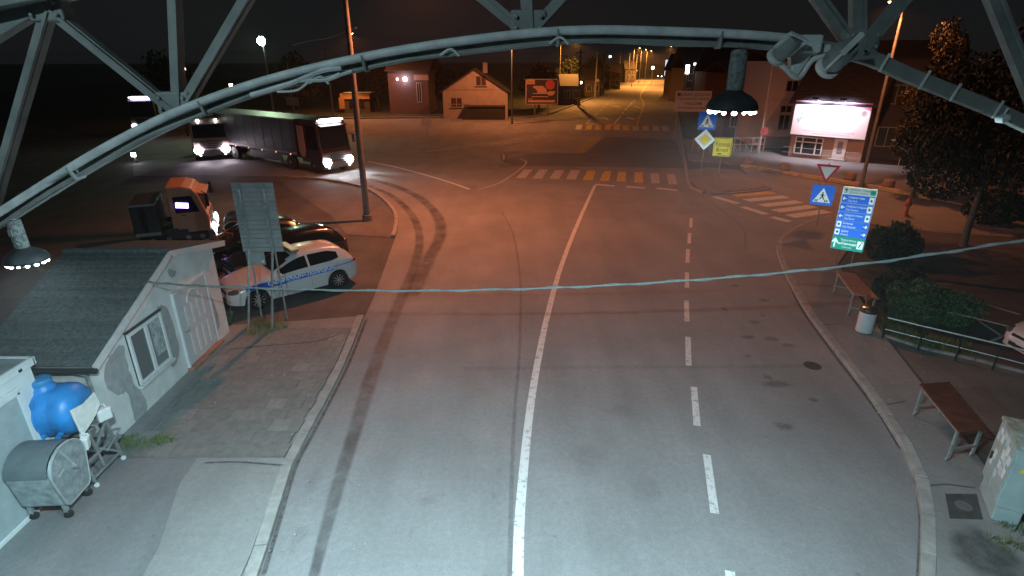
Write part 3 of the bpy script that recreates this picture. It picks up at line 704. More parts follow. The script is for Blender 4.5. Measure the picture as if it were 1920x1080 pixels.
# ================================================================== small white house on the left
HX = -8.0                                     # plane of its gable wall
hb = G(225, 825).y; 
HY0, HY1 = 9.42, 14.2
ho = thing('small_house', 'small white plastered house with grey tiled roof beside the police car', 'house', (HX, HY0, 0.09)); HO = (HX, HY0, 0.09)
Z_E0, Z_AP, Z_E1 = 1.88, 3.12, 2.62; Y_AP = 12.1
XB = -10.1
def hz(y):                                    # height of the wall under the roof
    return Z_E0 + (Z_AP - Z_E0) * (y - 9.12) / (Y_AP - 9.12) if y < Y_AP else Z_AP + (Z_E1 - Z_AP) * (y - Y_AP) / (14.45 - Y_AP)
m = MB(); prof = [(HY0, 0.03), (HY1, 0.03), (HY1, hz(HY1) - 0.06), (Y_AP, Z_AP - 0.08), (HY0, hz(HY0) - 0.06)]
n = len(prof); m.add([(HX, y2, z) for y2, z in prof] + [(XB + 0.1, y2, z) for y2, z in prof], [tuple(range(n)), tuple(reversed(range(n, 2 * n)))] + [(i, i + n, (i + 1) % n + n, (i + 1) % n) for i in range(n)])
wall = m.build('wall', M_PLAST, ho, HO)
# roof in two slopes with rows of tiles
M_TILE = [pm('roof_tile_%d' % i, c, 0.9, var=0.35, scale=14, bump=0.8, bscale=35, grime=0.3) for i, c in enumerate([(0.10, 0.115, 0.115), (0.085, 0.10, 0.10), (0.115, 0.125, 0.122)])]
def roof_rows(parent, off, x0, x1, a, b, n, mats, thick=0.03, name='tile_row', seed=1):
    """n overlapping rows between the eave (y,z)=a and the ridge b"""
    rnd = random.Random(seed)
    d = Vector((0, b[0] - a[0], b[1] - a[1])); L = d.length; d.normalize(); nn = Vector((0, -d.z, d.y))
    if nn.z < 0: nn = -nn
    for k in range(n):
        s0 = L * k / n; s1 = L * (k + 1) / n + 0.02
        p0 = Vector((0, a[0], a[1])) + d * s0 + nn * (thick + 0.004 + rnd.uniform(0, 0.004)); p1 = Vector((0, a[0], a[1])) + d * s1 + nn * (0.004)
        mm = MB(); j = rnd.uniform(-0.012, 0.012)
        q = [p0, p1, p1 - nn * 0.02, p0 - nn * (thick + 0.01)]
        mm.add([(x0 + j, p.y, p.z) for p in q] + [(x1 + j, p.y, p.z) for p in q], [(0, 1, 2, 3), (7, 6, 5, 4), (0, 4, 5, 1), (1, 5, 6, 2), (2, 6, 7, 3), (3, 7, 4, 0)])
        mm.build(name, rnd.choice(mats), parent, off)
m = MB(); prof = [(9.12, Z_E0 - 0.07), (Y_AP, Z_AP - 0.07), (14.45, Z_E1 - 0.07), (14.45, Z_E1), (Y_AP, Z_AP), (9.12, Z_E0)]
n = 6; m.add([(HX + 0.18, y2, z) for y2, z in prof] + [(XB - 0.1, y2, z) for y2, z in prof], [tuple(range(n)), tuple(reversed(range(n, 2 * n)))] + [(i, i + n, (i + 1) % n + n, (i + 1) % n) for i in range(n)])
roof = m.build('roof', pm('roof_board', (0.20, 0.21, 0.21), 0.8, grime=0.3), ho, HO)
roof_rows(roof, HO, XB - 0.08, HX + 0.14, (9.10, Z_E0), (Y_AP, Z_AP), 20, M_TILE)
roof_rows(roof, HO, XB - 0.08, HX + 0.14, (14.47, Z_E1), (Y_AP, Z_AP), 14, M_TILE, seed=2)
m = MB(); m.tube([(HX + 0.17, Y_AP, Z_AP + 0.03), (XB - 0.08, Y_AP, Z_AP + 0.03)], 0.07, 8); m.build('ridge_cap', M_TILE[1], roof, HO)
for (ya, za, yb, zb) in [(9.10, Z_E0, Y_AP, Z_AP), (Y_AP, Z_AP, 14.5, Z_E1)]:
    m = MB(); m.bar((HX + 0.20, ya, za - 0.045), (HX + 0.20, yb, zb - 0.045), 0.03, 0.15); m.build('verge_board', M_WHITE, roof, HO)
m = MB(); m.tube([(HX + 0.26, 9.05, Z_E0 - 0.06), (XB - 0.1, 9.05, Z_E0 - 0.06)], 0.055, 8); m.build('gutter', M_DARK, roof, HO, smooth=True)
m = MB(); m.tube([(HX - 0.2, 9.08, Z_E0 - 0.1), (HX - 0.2, 9.34, Z_E0 - 0.35), (HX - 0.2, 9.36, 0.1)], 0.04, 8); m.build('downpipe', M_STEEL, ho, HO, smooth=True)
m = MB(); m.box((HX - 0.45, 9.40, 1.45), (0.3, 0.04, 0.22)); m.build('vent_panel', M_WHITE, ho, HO, bevel=0.01)
# window and door on the gable wall (outlines read off the wall plane)
def W(px, py): p = ATX(px, py, HX); return p.y, p.z
def wallbox(y0, y1, z0, z1, x0, x1): return MB().box(((x0 + x1) / 2 + HX, (y0 + y1) / 2, (z0 + z1) / 2), (abs(x1 - x0), y1 - y0, z1 - z0))
wy0, wz0 = W(263, 724); wy1, wz1 = W(290, 570)
wy0 = W(255, 705)[0]; wy1 = W(305, 620)[0]
WZ0, WZ1 = 0.72, 1.92
win = wallbox(wy0, wy1, WZ0, WZ1, 0.0, 0.03).build('window', pm('window_reveal', (0.05, 0.05, 0.05), 0.8), ho, HO)
fw = 0.07; mid = (wy0 + wy1) / 2
for nm, a in (('frame', (wy0, wy0 + fw, WZ0, WZ1)), ('frame', (wy1 - fw, wy1, WZ0, WZ1)), ('frame', (wy0 + fw, wy1 - fw, WZ0, WZ0 + fw)), ('frame', (wy0 + fw, wy1 - fw, WZ1 - fw, WZ1)), ('frame', (mid - fw * 0.7, mid + fw * 0.7, WZ0 + fw, WZ1 - fw))):
    wallbox(*a, 0.01, 0.075).build(nm, pm('upvc', (0.62, 0.64, 0.65), 0.35, var=0.04), win, HO, bevel=0.006)
wallbox(wy0 + fw, mid - fw * 0.7, WZ0 + fw, WZ1 - fw, 0.034, 0.042).build('pane', glass('pane_dark', (0.10, 0.12, 0.125), 0.12), win, HO)
wallbox(mid + fw * 0.7, wy1 - fw, WZ0 + fw, WZ1 - fw, 0.034, 0.042).build('pane', glass('pane_pale', (0.16, 0.19, 0.19), 0.15), win, HO)
wallbox(mid + 0.14, wy1 - fw - 0.02, WZ0 + fw + 0.22, WZ1 - fw - 0.02, 0.043, 0.046).build('curtain', pm('net_curtain', (0.32, 0.36, 0.36), 0.9, var=0.5, scale=9), win, HO)
wallbox(wy0 - 0.05, wy1 + 0.05, WZ0 - 0.07, WZ0 - 0.01, 0.0, 0.11).build('sill', M_WHITE, win, HO, bevel=0.01)
wallbox(wy0 - 0.02, wy1 + 0.05, WZ1 + 0.02, WZ1 + 0.05, 0.0, 0.06).build('drip_edge', M_DARK, win, HO)
dy0, dy1 = W(355, 685)[0], W(407, 640)[0]
dy0 = max(dy0, wy1 + 0.25); DZ1 = 2.05
door = wallbox(dy0, dy1, 0.14, DZ1, 0.0, 0.04).build('door', pm('door_white', (0.50, 0.52, 0.53), 0.45, var=0.06), ho, HO, bevel=0.008)
for a in ((dy0 - 0.06, dy0, 0.1, DZ1 + 0.06), (dy1, dy1 + 0.06, 0.1, DZ1 + 0.06), (dy0, dy1, DZ1, DZ1 + 0.06)): wallbox(*a, 0.0, 0.06).build('door_frame', pm('upvc', (0.62, 0.64, 0.65)), door, HO)
wd = dy1 - dy0
for r0, r1 in ((0.30, 0.92), (1.10, 1.62)):
    for k in range(4):
        yy = dy0 + wd * (0.22 + 0.19 * k); wallbox(yy - 0.045, yy + 0.045, r0, r1, 0.04, 0.055).build('door_panel', pm('panel_white', (0.60, 0.62, 0.63), 0.4, var=0.05), door, HO, bevel=0.012)
m = MB(); yc = (dy0 + dy1) / 2
m.tube([(HX + 0.05, yc + 0.26 * math.cos(a), 1.68 + 0.24 * math.sin(a)) for a in [PI * k / 10 for k in range(11)]], 0.018, 6); m.build('fanlight_arch', pm('panel_white', (0.6, 0.62, 0.63)), door, HO, smooth=True)
m = MB(); m.tube([(HX + 0.05, dy0 + 0.09, 1.05), (HX + 0.10, dy0 + 0.09, 1.05), (HX + 0.10, dy0 + 0.2, 1.05)], 0.012, 6); m.build('handle', M_STEEL, door, HO)
wallbox(dy0 - 0.1, dy1 + 0.1, 0.02, 0.13, 0.0, 0.16).build('step', pm('terracotta', (0.30, 0.14, 0.09), 0.8, var=0.2), ho, HO, bevel=0.015)
# bare patches where the paint has come off
def patch(px, seed=0, thick=0.004):
    pts = [W(*p) for p in px]; sm = smooth_path([Vector((p[0], p[1], 0)) for p in pts + [pts[0]]], 4)[:-1]
    rnd = random.Random(seed); m = MB(); n = len(sm)
    q = [(a.x + rnd.uniform(-.02, .02), max(0.05, a.y + rnd.uniform(-.02, .02))) for a in sm]
    m.add([(HX + thick, y2, z) for y2, z in q], [tuple(range(n))])
    return m.build('bare_patch', M_PATCH, wall, HO)
patch([(205, 668), (228, 645), (236, 672), (250, 716), (266, 735), (276, 765), (268, 790), (257, 800), (247, 765), (238, 735), (222, 742), (200, 726), (194, 700)], 1)
patch([(293, 575), (312, 576), (325, 612), (336, 650), (333, 675), (322, 690), (318, 650), (308, 622), (300, 600)], 2, 0.0045)
patch([(372, 555), (392, 552), (408, 590), (410, 615), (395, 632), (384, 634), (374, 600), (368, 575)], 3)
patch([(312, 508), (320, 504), (330, 510), (327, 518), (318, 519)], 4)
m = MB(); m.box((HX + 0.02, 10.3, 2.16), (0.03, 0.06, 0.08)); m.build('cable_bracket', M_DARK, wall, HO)

# ------------------------------------------------------------------ white cabin with a large shutter in the near corner
CX, CY0, CY1, CZ = -8.1, 4.6, 8.2, 2.46
cb = thing('white_cabin', 'white metal cabin with a wide panel door, cut by the left edge', 'cabin', (CX, CY1, 0.09)); CO = (CX, CY1, 0.09)
m = MB(); m.box((CX - 1.25, (CY0 + CY1) / 2, 0.1 + CZ / 2), (2.5, CY1 - CY0, CZ - 0.1)); m.build('wall', pm('cabin_white', (0.56, 0.60, 0.61), 0.55, var=0.08, scale=1.5, grime=0.12), cb, CO)
m = MB(); m.box((CX - 1.25, (CY0 + CY1) / 2, CZ + 0.075), (2.62, CY1 - CY0 + 0.12, 0.03)); rf = m.build('roof', pm('cabin_roof', (0.20, 0.25, 0.26), 0.6, var=0.15, grime=0.3), cb, CO)
m = MB(); m.bar((CX + 0.03, CY0, CZ + 0.04), (CX + 0.03, CY1 + 0.06, CZ + 0.04), 0.06, 0.14); m.bar((CX + 0.06, CY1 + 0.05, CZ + 0.04), (CX - 2.5, CY1 + 0.05, CZ + 0.04), 0.06, 0.14); m.build('fascia', pm('cabin_trim', (0.56, 0.60, 0.61), 0.45, var=0.06), rf, CO, bevel=0.01)
m = MB(); m.box((CX + 0.062, 7.95, CZ + 0.02), (0.006, 0.07, 0.05)); m.build('name_plate', M_DARK, rf, CO)
dr = MB().box((CX + 0.012, 6.62, 1.12), (0.03, 2.3, 2.0)).build('panel_door', pm('cabin_door', (0.30, 0.35, 0.36), 0.5, var=0.08, grime=0.1), cb, CO)
for c, s in (((CX + 0.03, 7.82, 1.12), (0.05, 0.12, 2.1)), ((CX + 0.03, 6.62, 2.18), (0.05, 2.4, 0.12)), ((CX + 0.03, 6.5, 1.1), (0.045, 0.09, 1.96)), ((CX + 0.03, 5.4, 1.12), (0.05, 0.12, 2.1))): MB().box(c, s).build('door_frame', pm('cabin_trim', (0.56, 0.6, 0.61)), dr, CO, bevel=0.01)
MB().box((CX + 0.03, 5.9, 1.1), (0.03, 1.0, 1.7)).build('door_leaf', pm('cabin_white', (0.56, 0.6, 0.61)), dr, CO, bevel=0.01)
MB().bar((CX + 0.06, CY0, 0.12), (CX + 0.06, CY1, 0.12), 0.05, 0.06).build('base_rail', pm('cabin_trim', (0.56, 0.6, 0.61)), cb, CO)

# ------------------------------------------------------------------ blue tank on a wheeled frame
tk0 = (-8.05, 8.55, 0.095)
fr = thing('tank_trolley', 'galvanised tube trolley on small castors carrying the blue tank', 'trolley', tk0)
xs = (-0.55, 0.60); ys = (-0.62, 0.12); ft = 0.98
m = MB()
for x in xs:
    for y2 in ys: 
        mm = MB(); mm.bar((x, y2, 0.10), (x - (0.10 if x > 0 else -0.05), y2, ft), 0.04); mm.build('leg', M_STEEL, fr)
        mm = MB(); mm.lathe([(0.03, -0.014), (0.045, -0.012), (0.045, 0.012), (0.03, 0.014)], 12, (x + 0.02, y2, 0.045), Euler((PI / 2, 0, R(30))).to_matrix()); mm.build('castor', M_WHITE, fr, smooth=True)
def rail(a, b2, w=0.034): MB().bar(a, b2, w).build('rail', M_STEEL, fr)
x1 = xs[1]; x1t = x1 - 0.10
rail((x1 - .01, ys[0], 0.18), (x1 - .01, ys[1], 0.18)); rail((x1t, ys[0], ft - .02), (x1t, ys[1], ft - .02)); rail((x1 - 0.05, ys[0], 0.5), (x1 - 0.05, ys[1], 0.5))
rail((xs[0], ys[0], 0.2), (x1, ys[0], 0.2)); rail((xs[0], ys[1], 0.2), (x1, ys[1], 0.2)); rail((xs[0] + .05, ys[0], ft), (x1t, ys[0], ft)); rail((xs[0] + .05, ys[1], ft), (x1t, ys[1], ft))
rail((x1 - 0.02, -0.3, 0.18), (x1t, -0.3, ft - 0.03)); rail((x1 - 0.02, ys[1], 0.2), (x1 - 0.06, -0.32, 0.62)); rail((x1 - 0.06, -0.3, 0.6), (x1t, ys[1], ft - .1)); rail((x1 - .02, ys[0], 0.52), (xs[0] + .1, ys[0], 0.75), 0.025)
rail((xs[0], ys[0], 0.2), (xs[0], ys[1], 0.2)); rail((x1 + 0.14, ys[1], 0.72), (x1t, ys[1], 0.66)); rail((x1 + 0.14, ys[1], 0.72), (x1 + 0.02, ys[1] - 0.3, 0.45), 0.025)
tn = thing('water_tank', 'blue plastic barrel tank with screw cap lying on the trolley', 'tank', (tk0[0], tk0[1], tk0[2] + ft - .02)); tn.scale = (1.06, 1.06, 1.06)
M_BLUE = pm('blue_plastic', (0.018, 0.20, 0.52), 0.42, var=0.2, scale=5, spec=0.5, grime=0.35)
mt = Euler((0, PI / 2, R(8))).to_matrix()
TZ = 0.43
m = MB(); m.lathe([(0.10, -0.60), (0.28, -0.585), (0.38, -0.53), (0.425, -0.42), (0.43, -0.30), (0.415, -0.27), (0.415, -0.22), (0.43, -0.19), (0.435, 0.12), (0.42, 0.15), (0.42, 0.19), (0.435, 0.22), (0.425, 0.34), (0.38, 0.43), (0.27, 0.49), (0.10, 0.505)], 40, (-0.02, -0.26, TZ), mt); tank = m.build('body', M_BLUE, tn, smooth=True, angle=60)
m = MB(); m.lathe([(0.20, 0.30), (0.185, 0.43), (0.155, 0.47), (0.15, 0.50)], 24, (-0.05, -0.26, TZ)); m.build('neck', M_BLUE, tank, smooth=True)
m = MB(); m.lathe([(0.155, 0.50), (0.16, 0.51), (0.16, 0.56), (0.15, 0.585), (0.06, 0.60)], 24, (-0.05, -0.26, TZ)); m.build('screw_cap', pm('blue_cap', (0.03, 0.20, 0.45), 0.45, var=0.1), tank, smooth=True)
m = MB(); m.lathe([(.437, -.012), (.445, -.006), (.445, .006), (.437, .012)], 40, (-0.02, -0.26, TZ), mt); m.build('mould_seam', M_BLUE, tank, smooth=True)
m = MB(); m.tube([(.50, -.26, .12), (.62, -.26, .10), (.63, -.26, .02)], .022, 8); m.build('tap', M_STEEL, tank, smooth=True)
for x in (-0.28, 0.0, 0.26):
    m = MB(); m.bar((x - 0.05, -0.62, 0.05), (x + 0.05, -0.60, 0.20), 0.06, 0.07); m.build('rib', M_BLUE, tank)
def jug(label, loc, size, rot, sheet=False):
    t = thing('plastic_canister' if not sheet else 'cardboard_sheet', label, 'canister' if not sheet else 'cardboard', loc, 0, None); t.rotation_euler = rot
    if sheet:
        m = MB(); m.xz([(-0.24, -0.30), (0.10, -0.10), (0.26, 0.05), (0.24, 0.30), (0.0, 0.22), (-0.25, 0.24)], -0.012, 0.012); m.build('sheet', pm('dirty_card', (0.56, 0.55, 0.52), 0.8, var=0.15, scale=8, grime=0.3), t)
        m = MB(); m.xz([(-0.235, -0.285), (-0.22, -0.27), (-0.23, 0.225), (-0.245, 0.235)], -0.015, -0.0125); m.build('fold', pm('card_edge', (0.66, 0.66, 0.64), 0.8), t)
    else:
        m = MB(); m.box((0, 0, size[2] / 2), size); bd = m.build('body', pm('canister_white', (0.62, 0.63, 0.62), 0.5, var=0.08, scale=9, grime=0.12), t, bevel=0.03)
        m = MB(); m.tube(smooth_path([(-0.05, 0, size[2]), (-0.05, 0, size[2] + 0.05), (0.05, 0, size[2] + 0.05), (0.06, 0, size[2])], 3), 0.014, 6); m.build('handle', pm('canister_white', (0.62, 0.63, 0.62)), bd, smooth=True)
        m = MB(); m.lathe([(0.022, size[2] - 0.005), (0.022, size[2] + 0.03)], 10, (-size[0] * 0.36, 0, 0)); m.build('cap', M_WHITE, bd)
    return t
c = Vector(tk0)
jug('pale cardboard sheet leaning against the end of the blue tank', c + Vector((0.62, -0.32, ft + 0.36)), (1, 1, 1), (R(-6), R(0), R(78)), True)
jug('white canister on the rail by the lower corner of the blue tank', c + Vector((0.56, 0.05, ft + 0.0)), (0.24, 0.2, 0.24), (0, 0, R(60)))
jug('small white canister hanging at the near corner of the trolley', c + Vector((0.62, -0.58, ft - 0.16)), (0.13, 0.16, 0.26), (R(6), R(10), R(20)))

# ------------------------------------------------------------------ galvanised dumpster with a rounded lid
bn = thing('dumpster', 'galvanised steel dumpster with round grey lid beside the cabin', 'dumpster', (-7.72, 7.45, 0.093), R(4)); bn.scale = (.92, .92, .92)
M_BIN = pm('bin_zinc', (0.30, 0.345, 0.355), 0.4, 0.35, var=0.3, scale=7, grime=0.35, bump=0.25, bscale=6)
hw, hd = 0.36, 0.44                                   # half length along x, half depth along y
m = MB(); vs = []
for z, k in ((0.30, 0.72), (0.36, 0.80), (0.95, 1.0), (1.0, 1.02)):
    vs += [(-hw * (0.85 + 0.15 * k), -hd * k, z), (hw * (0.85 + 0.15 * k), -hd * k, z), (hw * (0.85 + 0.15 * k), hd * k, z), (-hw * (0.85 + 0.15 * k), hd * k, z)]
fs = [(3, 2, 1, 0)] + [(i * 4 + k, i * 4 + (k + 1) % 4, (i + 1) * 4 + (k + 1) % 4, (i + 1) * 4 + k) for i in range(3) for k in range(4)] + [(12, 13, 14, 15)]
m.add(vs, fs); bb = m.build('body', M_BIN, bn, bevel=0.03)
n = 16; arc = [(-hd * 1.03 * math.cos(PI * k / n), 1.0 + 0.40 * math.sin(PI * k / n)) for k in range(n + 1)]
m = MB(); xa, xb = -hw * 1.0, hw * 0.97
m.add([(xa, y2, z) for y2, z in arc] + [(xb, y2, z) for y2, z in arc], [(k, k + 1, n + 2 + k, n + 1 + k) for k in range(n)] + [tuple(reversed(range(n + 1)))])
lid = m.build('lid', pm('lid_grey', (0.12, 0.145, 0.155), 0.5, 0.2, var=0.15, scale=4), bn, smooth=True)
end = [(y2, z) for y2, z in arc] + [(hd * 0.99, 0.85), (hd * 0.76, 0.34), (hd * 0.60, 0.28), (-hd * 0.60, 0.28), (-hd * 0.76, 0.34), (-hd * 0.99, 0.85)]
m = MB(); q = len(end); m.add([(hw + 0.012, y2, z) for y2, z in end] + [(hw + 0.05, y2 * 0.97, 0.8 + (z - 0.8) * 0.975) for y2, z in end], [tuple(range(q, 2 * q))] + [(i, (i + 1) % q, (i + 1) % q + q, i + q) for i in range(q)])
ep = m.build('end_panel', M_BIN, bn)
m = MB(); m.tube([(hw + 0.05, y2 * 0.985, 0.8 + (z - 0.8) * 0.985) for y2, z in end + [end[0]]], 0.016, 6); m.build('rolled_edge', pm('bin_edge', (0.42, 0.47, 0.48), 0.35, 0.4, var=0.1), ep, smooth=True)
m = MB(); m.tube([(hw + 0.055, -0.1, 1.32), (hw + 0.06, 0.02, 1.05), (hw + 0.06, 0.10, 0.88)], 0.02, 6); m.tube([(hw + 0.055, -0.30, 0.92), (hw + 0.06, -0.15, 0.98), (hw + 0.06, -0.02, 0.80)], 0.016, 6); m.build('lid_arm', pm('bin_edge', (0.42, 0.47, 0.48)), ep, smooth=True)
m = MB(); m.lathe([(0.05, 0), (0.05, 0.07), (0.03, 0.08)], 12, (hw + 0.05, 0.08, 0.86), Euler((0, PI / 2, 0)).to_matrix()); m.build('lift_pin', M_STEEL, ep, smooth=True)
for x in (-hw * 0.8, hw * 0.85):
    for y2 in (-hd * 0.62, hd * 0.62):
        mm = MB(); mm.bar((x, y2, 0.30), (x, y2, 0.13), 0.06, 0.07); lg = mm.build('castor_fork', M_STEEL, bn)
        mm = MB(); mm.lathe([(0.06, -0.025), (0.075, -0.02), (0.075, 0.02), (0.06, 0.025)], 14, (x + 0.02, y2, 0.077), Euler((PI / 2, 0, R(25))).to_matrix()); mm.build('wheel', M_BLACK, lg, smooth=True)

# ------------------------------------------------------------------ big notice board seen from behind, on four legs
a, b2 = G(466, 622), G(510, 624); c3, d3 = G(492, 600), G(539, 598)
ib = thing('notice_board', 'back of a tall grey slatted board on four legs before the police car', 'sign board', (a.x, a.y, 0)); IO = (a.x, a.y, 0)
ymid = 14.55
tl, trr, bl2, br2 = AT(436, 346, ymid), AT(513, 338, ymid), AT(453, 478, ymid), AT(528, 466, ymid)
M_BOARD = pm('board_grey', (0.25, 0.285, 0.29), 0.6, 0.1, var=0.12, scale=6, grime=0.18)
x0b, x1b = (tl.x + bl2.x) / 2, (trr.x + br2.x) / 2; z0b, z1b = (bl2.z + br2.z) / 2, (tl.z + trr.z) / 2
NS = 15
for k in range(NS):
    za = z0b + (z1b - z0b) * k / NS; zb = z0b + (z1b - z0b) * (k + 1) / NS - 0.012
    m = MB(); m.box(((x0b + x1b) / 2, ymid + 0.02 + (0.003 if k % 2 else 0), (za + zb) / 2), (x1b - x0b, 0.03, zb - za)); m.build('slat', M_BOARD, ib, IO, bevel=0.004)
for x in (x0b + 0.22, x1b - 0.26): MB().box((x, ymid - 0.02, (z0b + z1b) / 2), (0.07, 0.04, z1b - z0b - 0.1)).build('stiffener', M_BOARD, ib, IO)
MB().box((x0b + 0.30, ymid + 0.03, z0b - 0.2), (0.5, 0.03, 0.36)).build('lower_panel', M_BOARD, ib, IO, bevel=0.005)
m = MB(); m.ell((x0b + 0.5, ymid - 0.0, z0b - 0.28), (0.04, 0.03, 0.04)); m.build('reflector', pm('bulb_white', (0.7, 0.7, 0.7), 0.3), ib, IO)
for p, q in ((a, (x0b + 0.2, ymid - 0.06, z0b + 0.1)), (b2, (x1b - 0.27, ymid - 0.06, z0b + 0.1))):
    qq = Vector(q); m = MB(); m.bar((p.x, p.y, 0), (qq.x, qq.y, qq.z), 0.05); m.bar(qq, (qq.x, qq.y, z1b - 0.12), 0.05); m.build('leg', M_STEEL, ib, IO)
for p, q in ((c3, (x0b + 0.24, ymid - 0.085, z1b - 0.15)), (d3, (x1b - 0.22, ymid - 0.085, z1b - 0.15))):
    m = MB(); m.bar((p.x, p.y, 0), q, 0.045); m.build('brace', M_STEEL, ib, IO)

# ------------------------------------------------------------------ overhead bundled cable across the street
w0 = Vector((HX + 0.22, 11.9, 2.62)); w0 = ATX(277, 529, HX + 0.22)
pts = [w0, AT(400, 537, 10.9), AT(700, 545, 10.3), AT(1000, 541, 9.6), AT(1300, 525, 9.0), AT(1600, 497, 8.4), AT(1920, 450, 7.9), AT(2150, 408, 7.6)]
oc = thing('overhead_cable', 'thick sagging overhead cable strung low across the whole street', 'cable', pts[0])
m = MB(); m.tube(smooth_path(pts, 8), 0.017, 8); m.build('bundle', pm('cable_grey', (0.17, 0.20, 0.20), 0.6, var=0.2, scale=20), oc, off=pts[0], smooth=True)
m = MB(); sp = smooth_path(pts, 30); m.tube([p + Vector((0, 0.024 * math.cos(i * 0.55), 0.024 * math.sin(i * 0.55))) for i, p in enumerate(sp)], 0.009, 6); m.build('twisted_wire', pm('cable_grey', (0.17, 0.2, 0.2)), oc, off=pts[0], smooth=True)
e = pts[-1]
up = thing('utility_pole', 'concrete pole out at the right that carries the sagging cable', 'pole', (e.x + 0.3, e.y, 0))
m = MB(); m.tube([(0, 0, 0), (0, 0, 8.5)], [0.16, 0.11], 12); m.build('shaft', M_CPOLE, up, smooth=True)
m = MB(); m.bar((-0.3, 0, e.z), (0.1, 0, e.z), 0.05); m.build('cable_hook', M_STEEL, up)
p0 = AT(668, 52, 26.5); p1 = AT(578, 77, 40)
tw = thing('thin_wire', 'thin overhead wire running left from the thick corner lamp post', 'wire', p0)
m = MB(); m.tube(smooth_path([p0, p0.lerp(p1, 0.5) + Vector((0, 0, -0.12)), p1, p1 + (p1 - p0) * 0.6], 5), 0.02, 6); m.build('strand', M_CPOLE, tw, off=p0, smooth=True)
# ================================================================== cars
def tab(t, x):
    if x >= t[0][0]: return t[0][1]
    for (a, va), (b2, vb) in zip(t, t[1:]):
        if a >= x >= b2:
            k = (a - x) / (a - b2); return va + (vb - va) * k
    return t[-1][1]
TOP = [(2.13, .56), (2.09, .66), (2.0, .73), (1.8, .80), (1.5, .87), (1.1, .945), (.86, .99), (.72, 1.04), (.45, 1.19), (.2, 1.32), (0, 1.40), (-.2, 1.445), (-.5, 1.465), (-1.0, 1.45), (-1.4, 1.405), (-1.62, 1.34), (-1.8, 1.20), (-1.93, 1.02), (-2.0, .92), (-2.08, .86), (-2.13, .6)]
BELT = [(2.13, .50), (2.08, .60), (1.9, .69), (1.5, .80), (.9, .90), (.6, .925), (-.3, .95), (-1.3, .99), (-1.7, .99), (-1.95, .93), (-2.08, .80), (-2.13, .56)]
WID = [(2.13, .52), (2.10, .64), (2.0, .745), (1.8, .83), (1.5, .872), (1.0, .89), (0, .90), (-1.2, .895), (-1.6, .87), (-1.85, .82), (-2.0, .76), (-2.1, .70), (-2.13, .64)]
RWD = [(2.13, .42), (2.0, .60), (1.5, .70), (.86, .73), (.5, .68), (0, .60), (-.5, .575), (-1.2, .56), (-1.6, .57), (-1.8, .60), (-1.95, .66), (-2.13, .56)]
XW = (1.32, -1.31); RA = 0.365; WZ = 0.31
def arch(x):
    z = 0.24 + max(0, (abs(x) - 1.75)) * 0.14
    for xw in XW:
        d = abs(x - xw)
        if d < RA: z = max(z, WZ + math.sqrt(RA * RA - d * d))
    return z
def sect(x, k=1.0):
    w = tab(WID, x); zb = tab(BELT, x); zt = tab(TOP, x); wr = tab(RWD, x); zl = min(arch(x), zb - 0.10)
    drop = 0.02 + 0.05 * max(0, min(1, (zt - 1.0) / 0.4))
    zm = max(0.44, zl + 0.02); zm = min(zm, zb - 0.06)
    return [(w * .75, zl), (w * .985, zl), (w, max(zl + 0.015, min(zm, zb - 0.1))), (w * 1.0, zb - 0.09), (w * .985, zb - 0.03), (w * .955, zb), (wr, max(zb + 0.005, zt - drop)), (wr * .78, max(zb + 0.006, zt - 0.012)), (0, zt)]
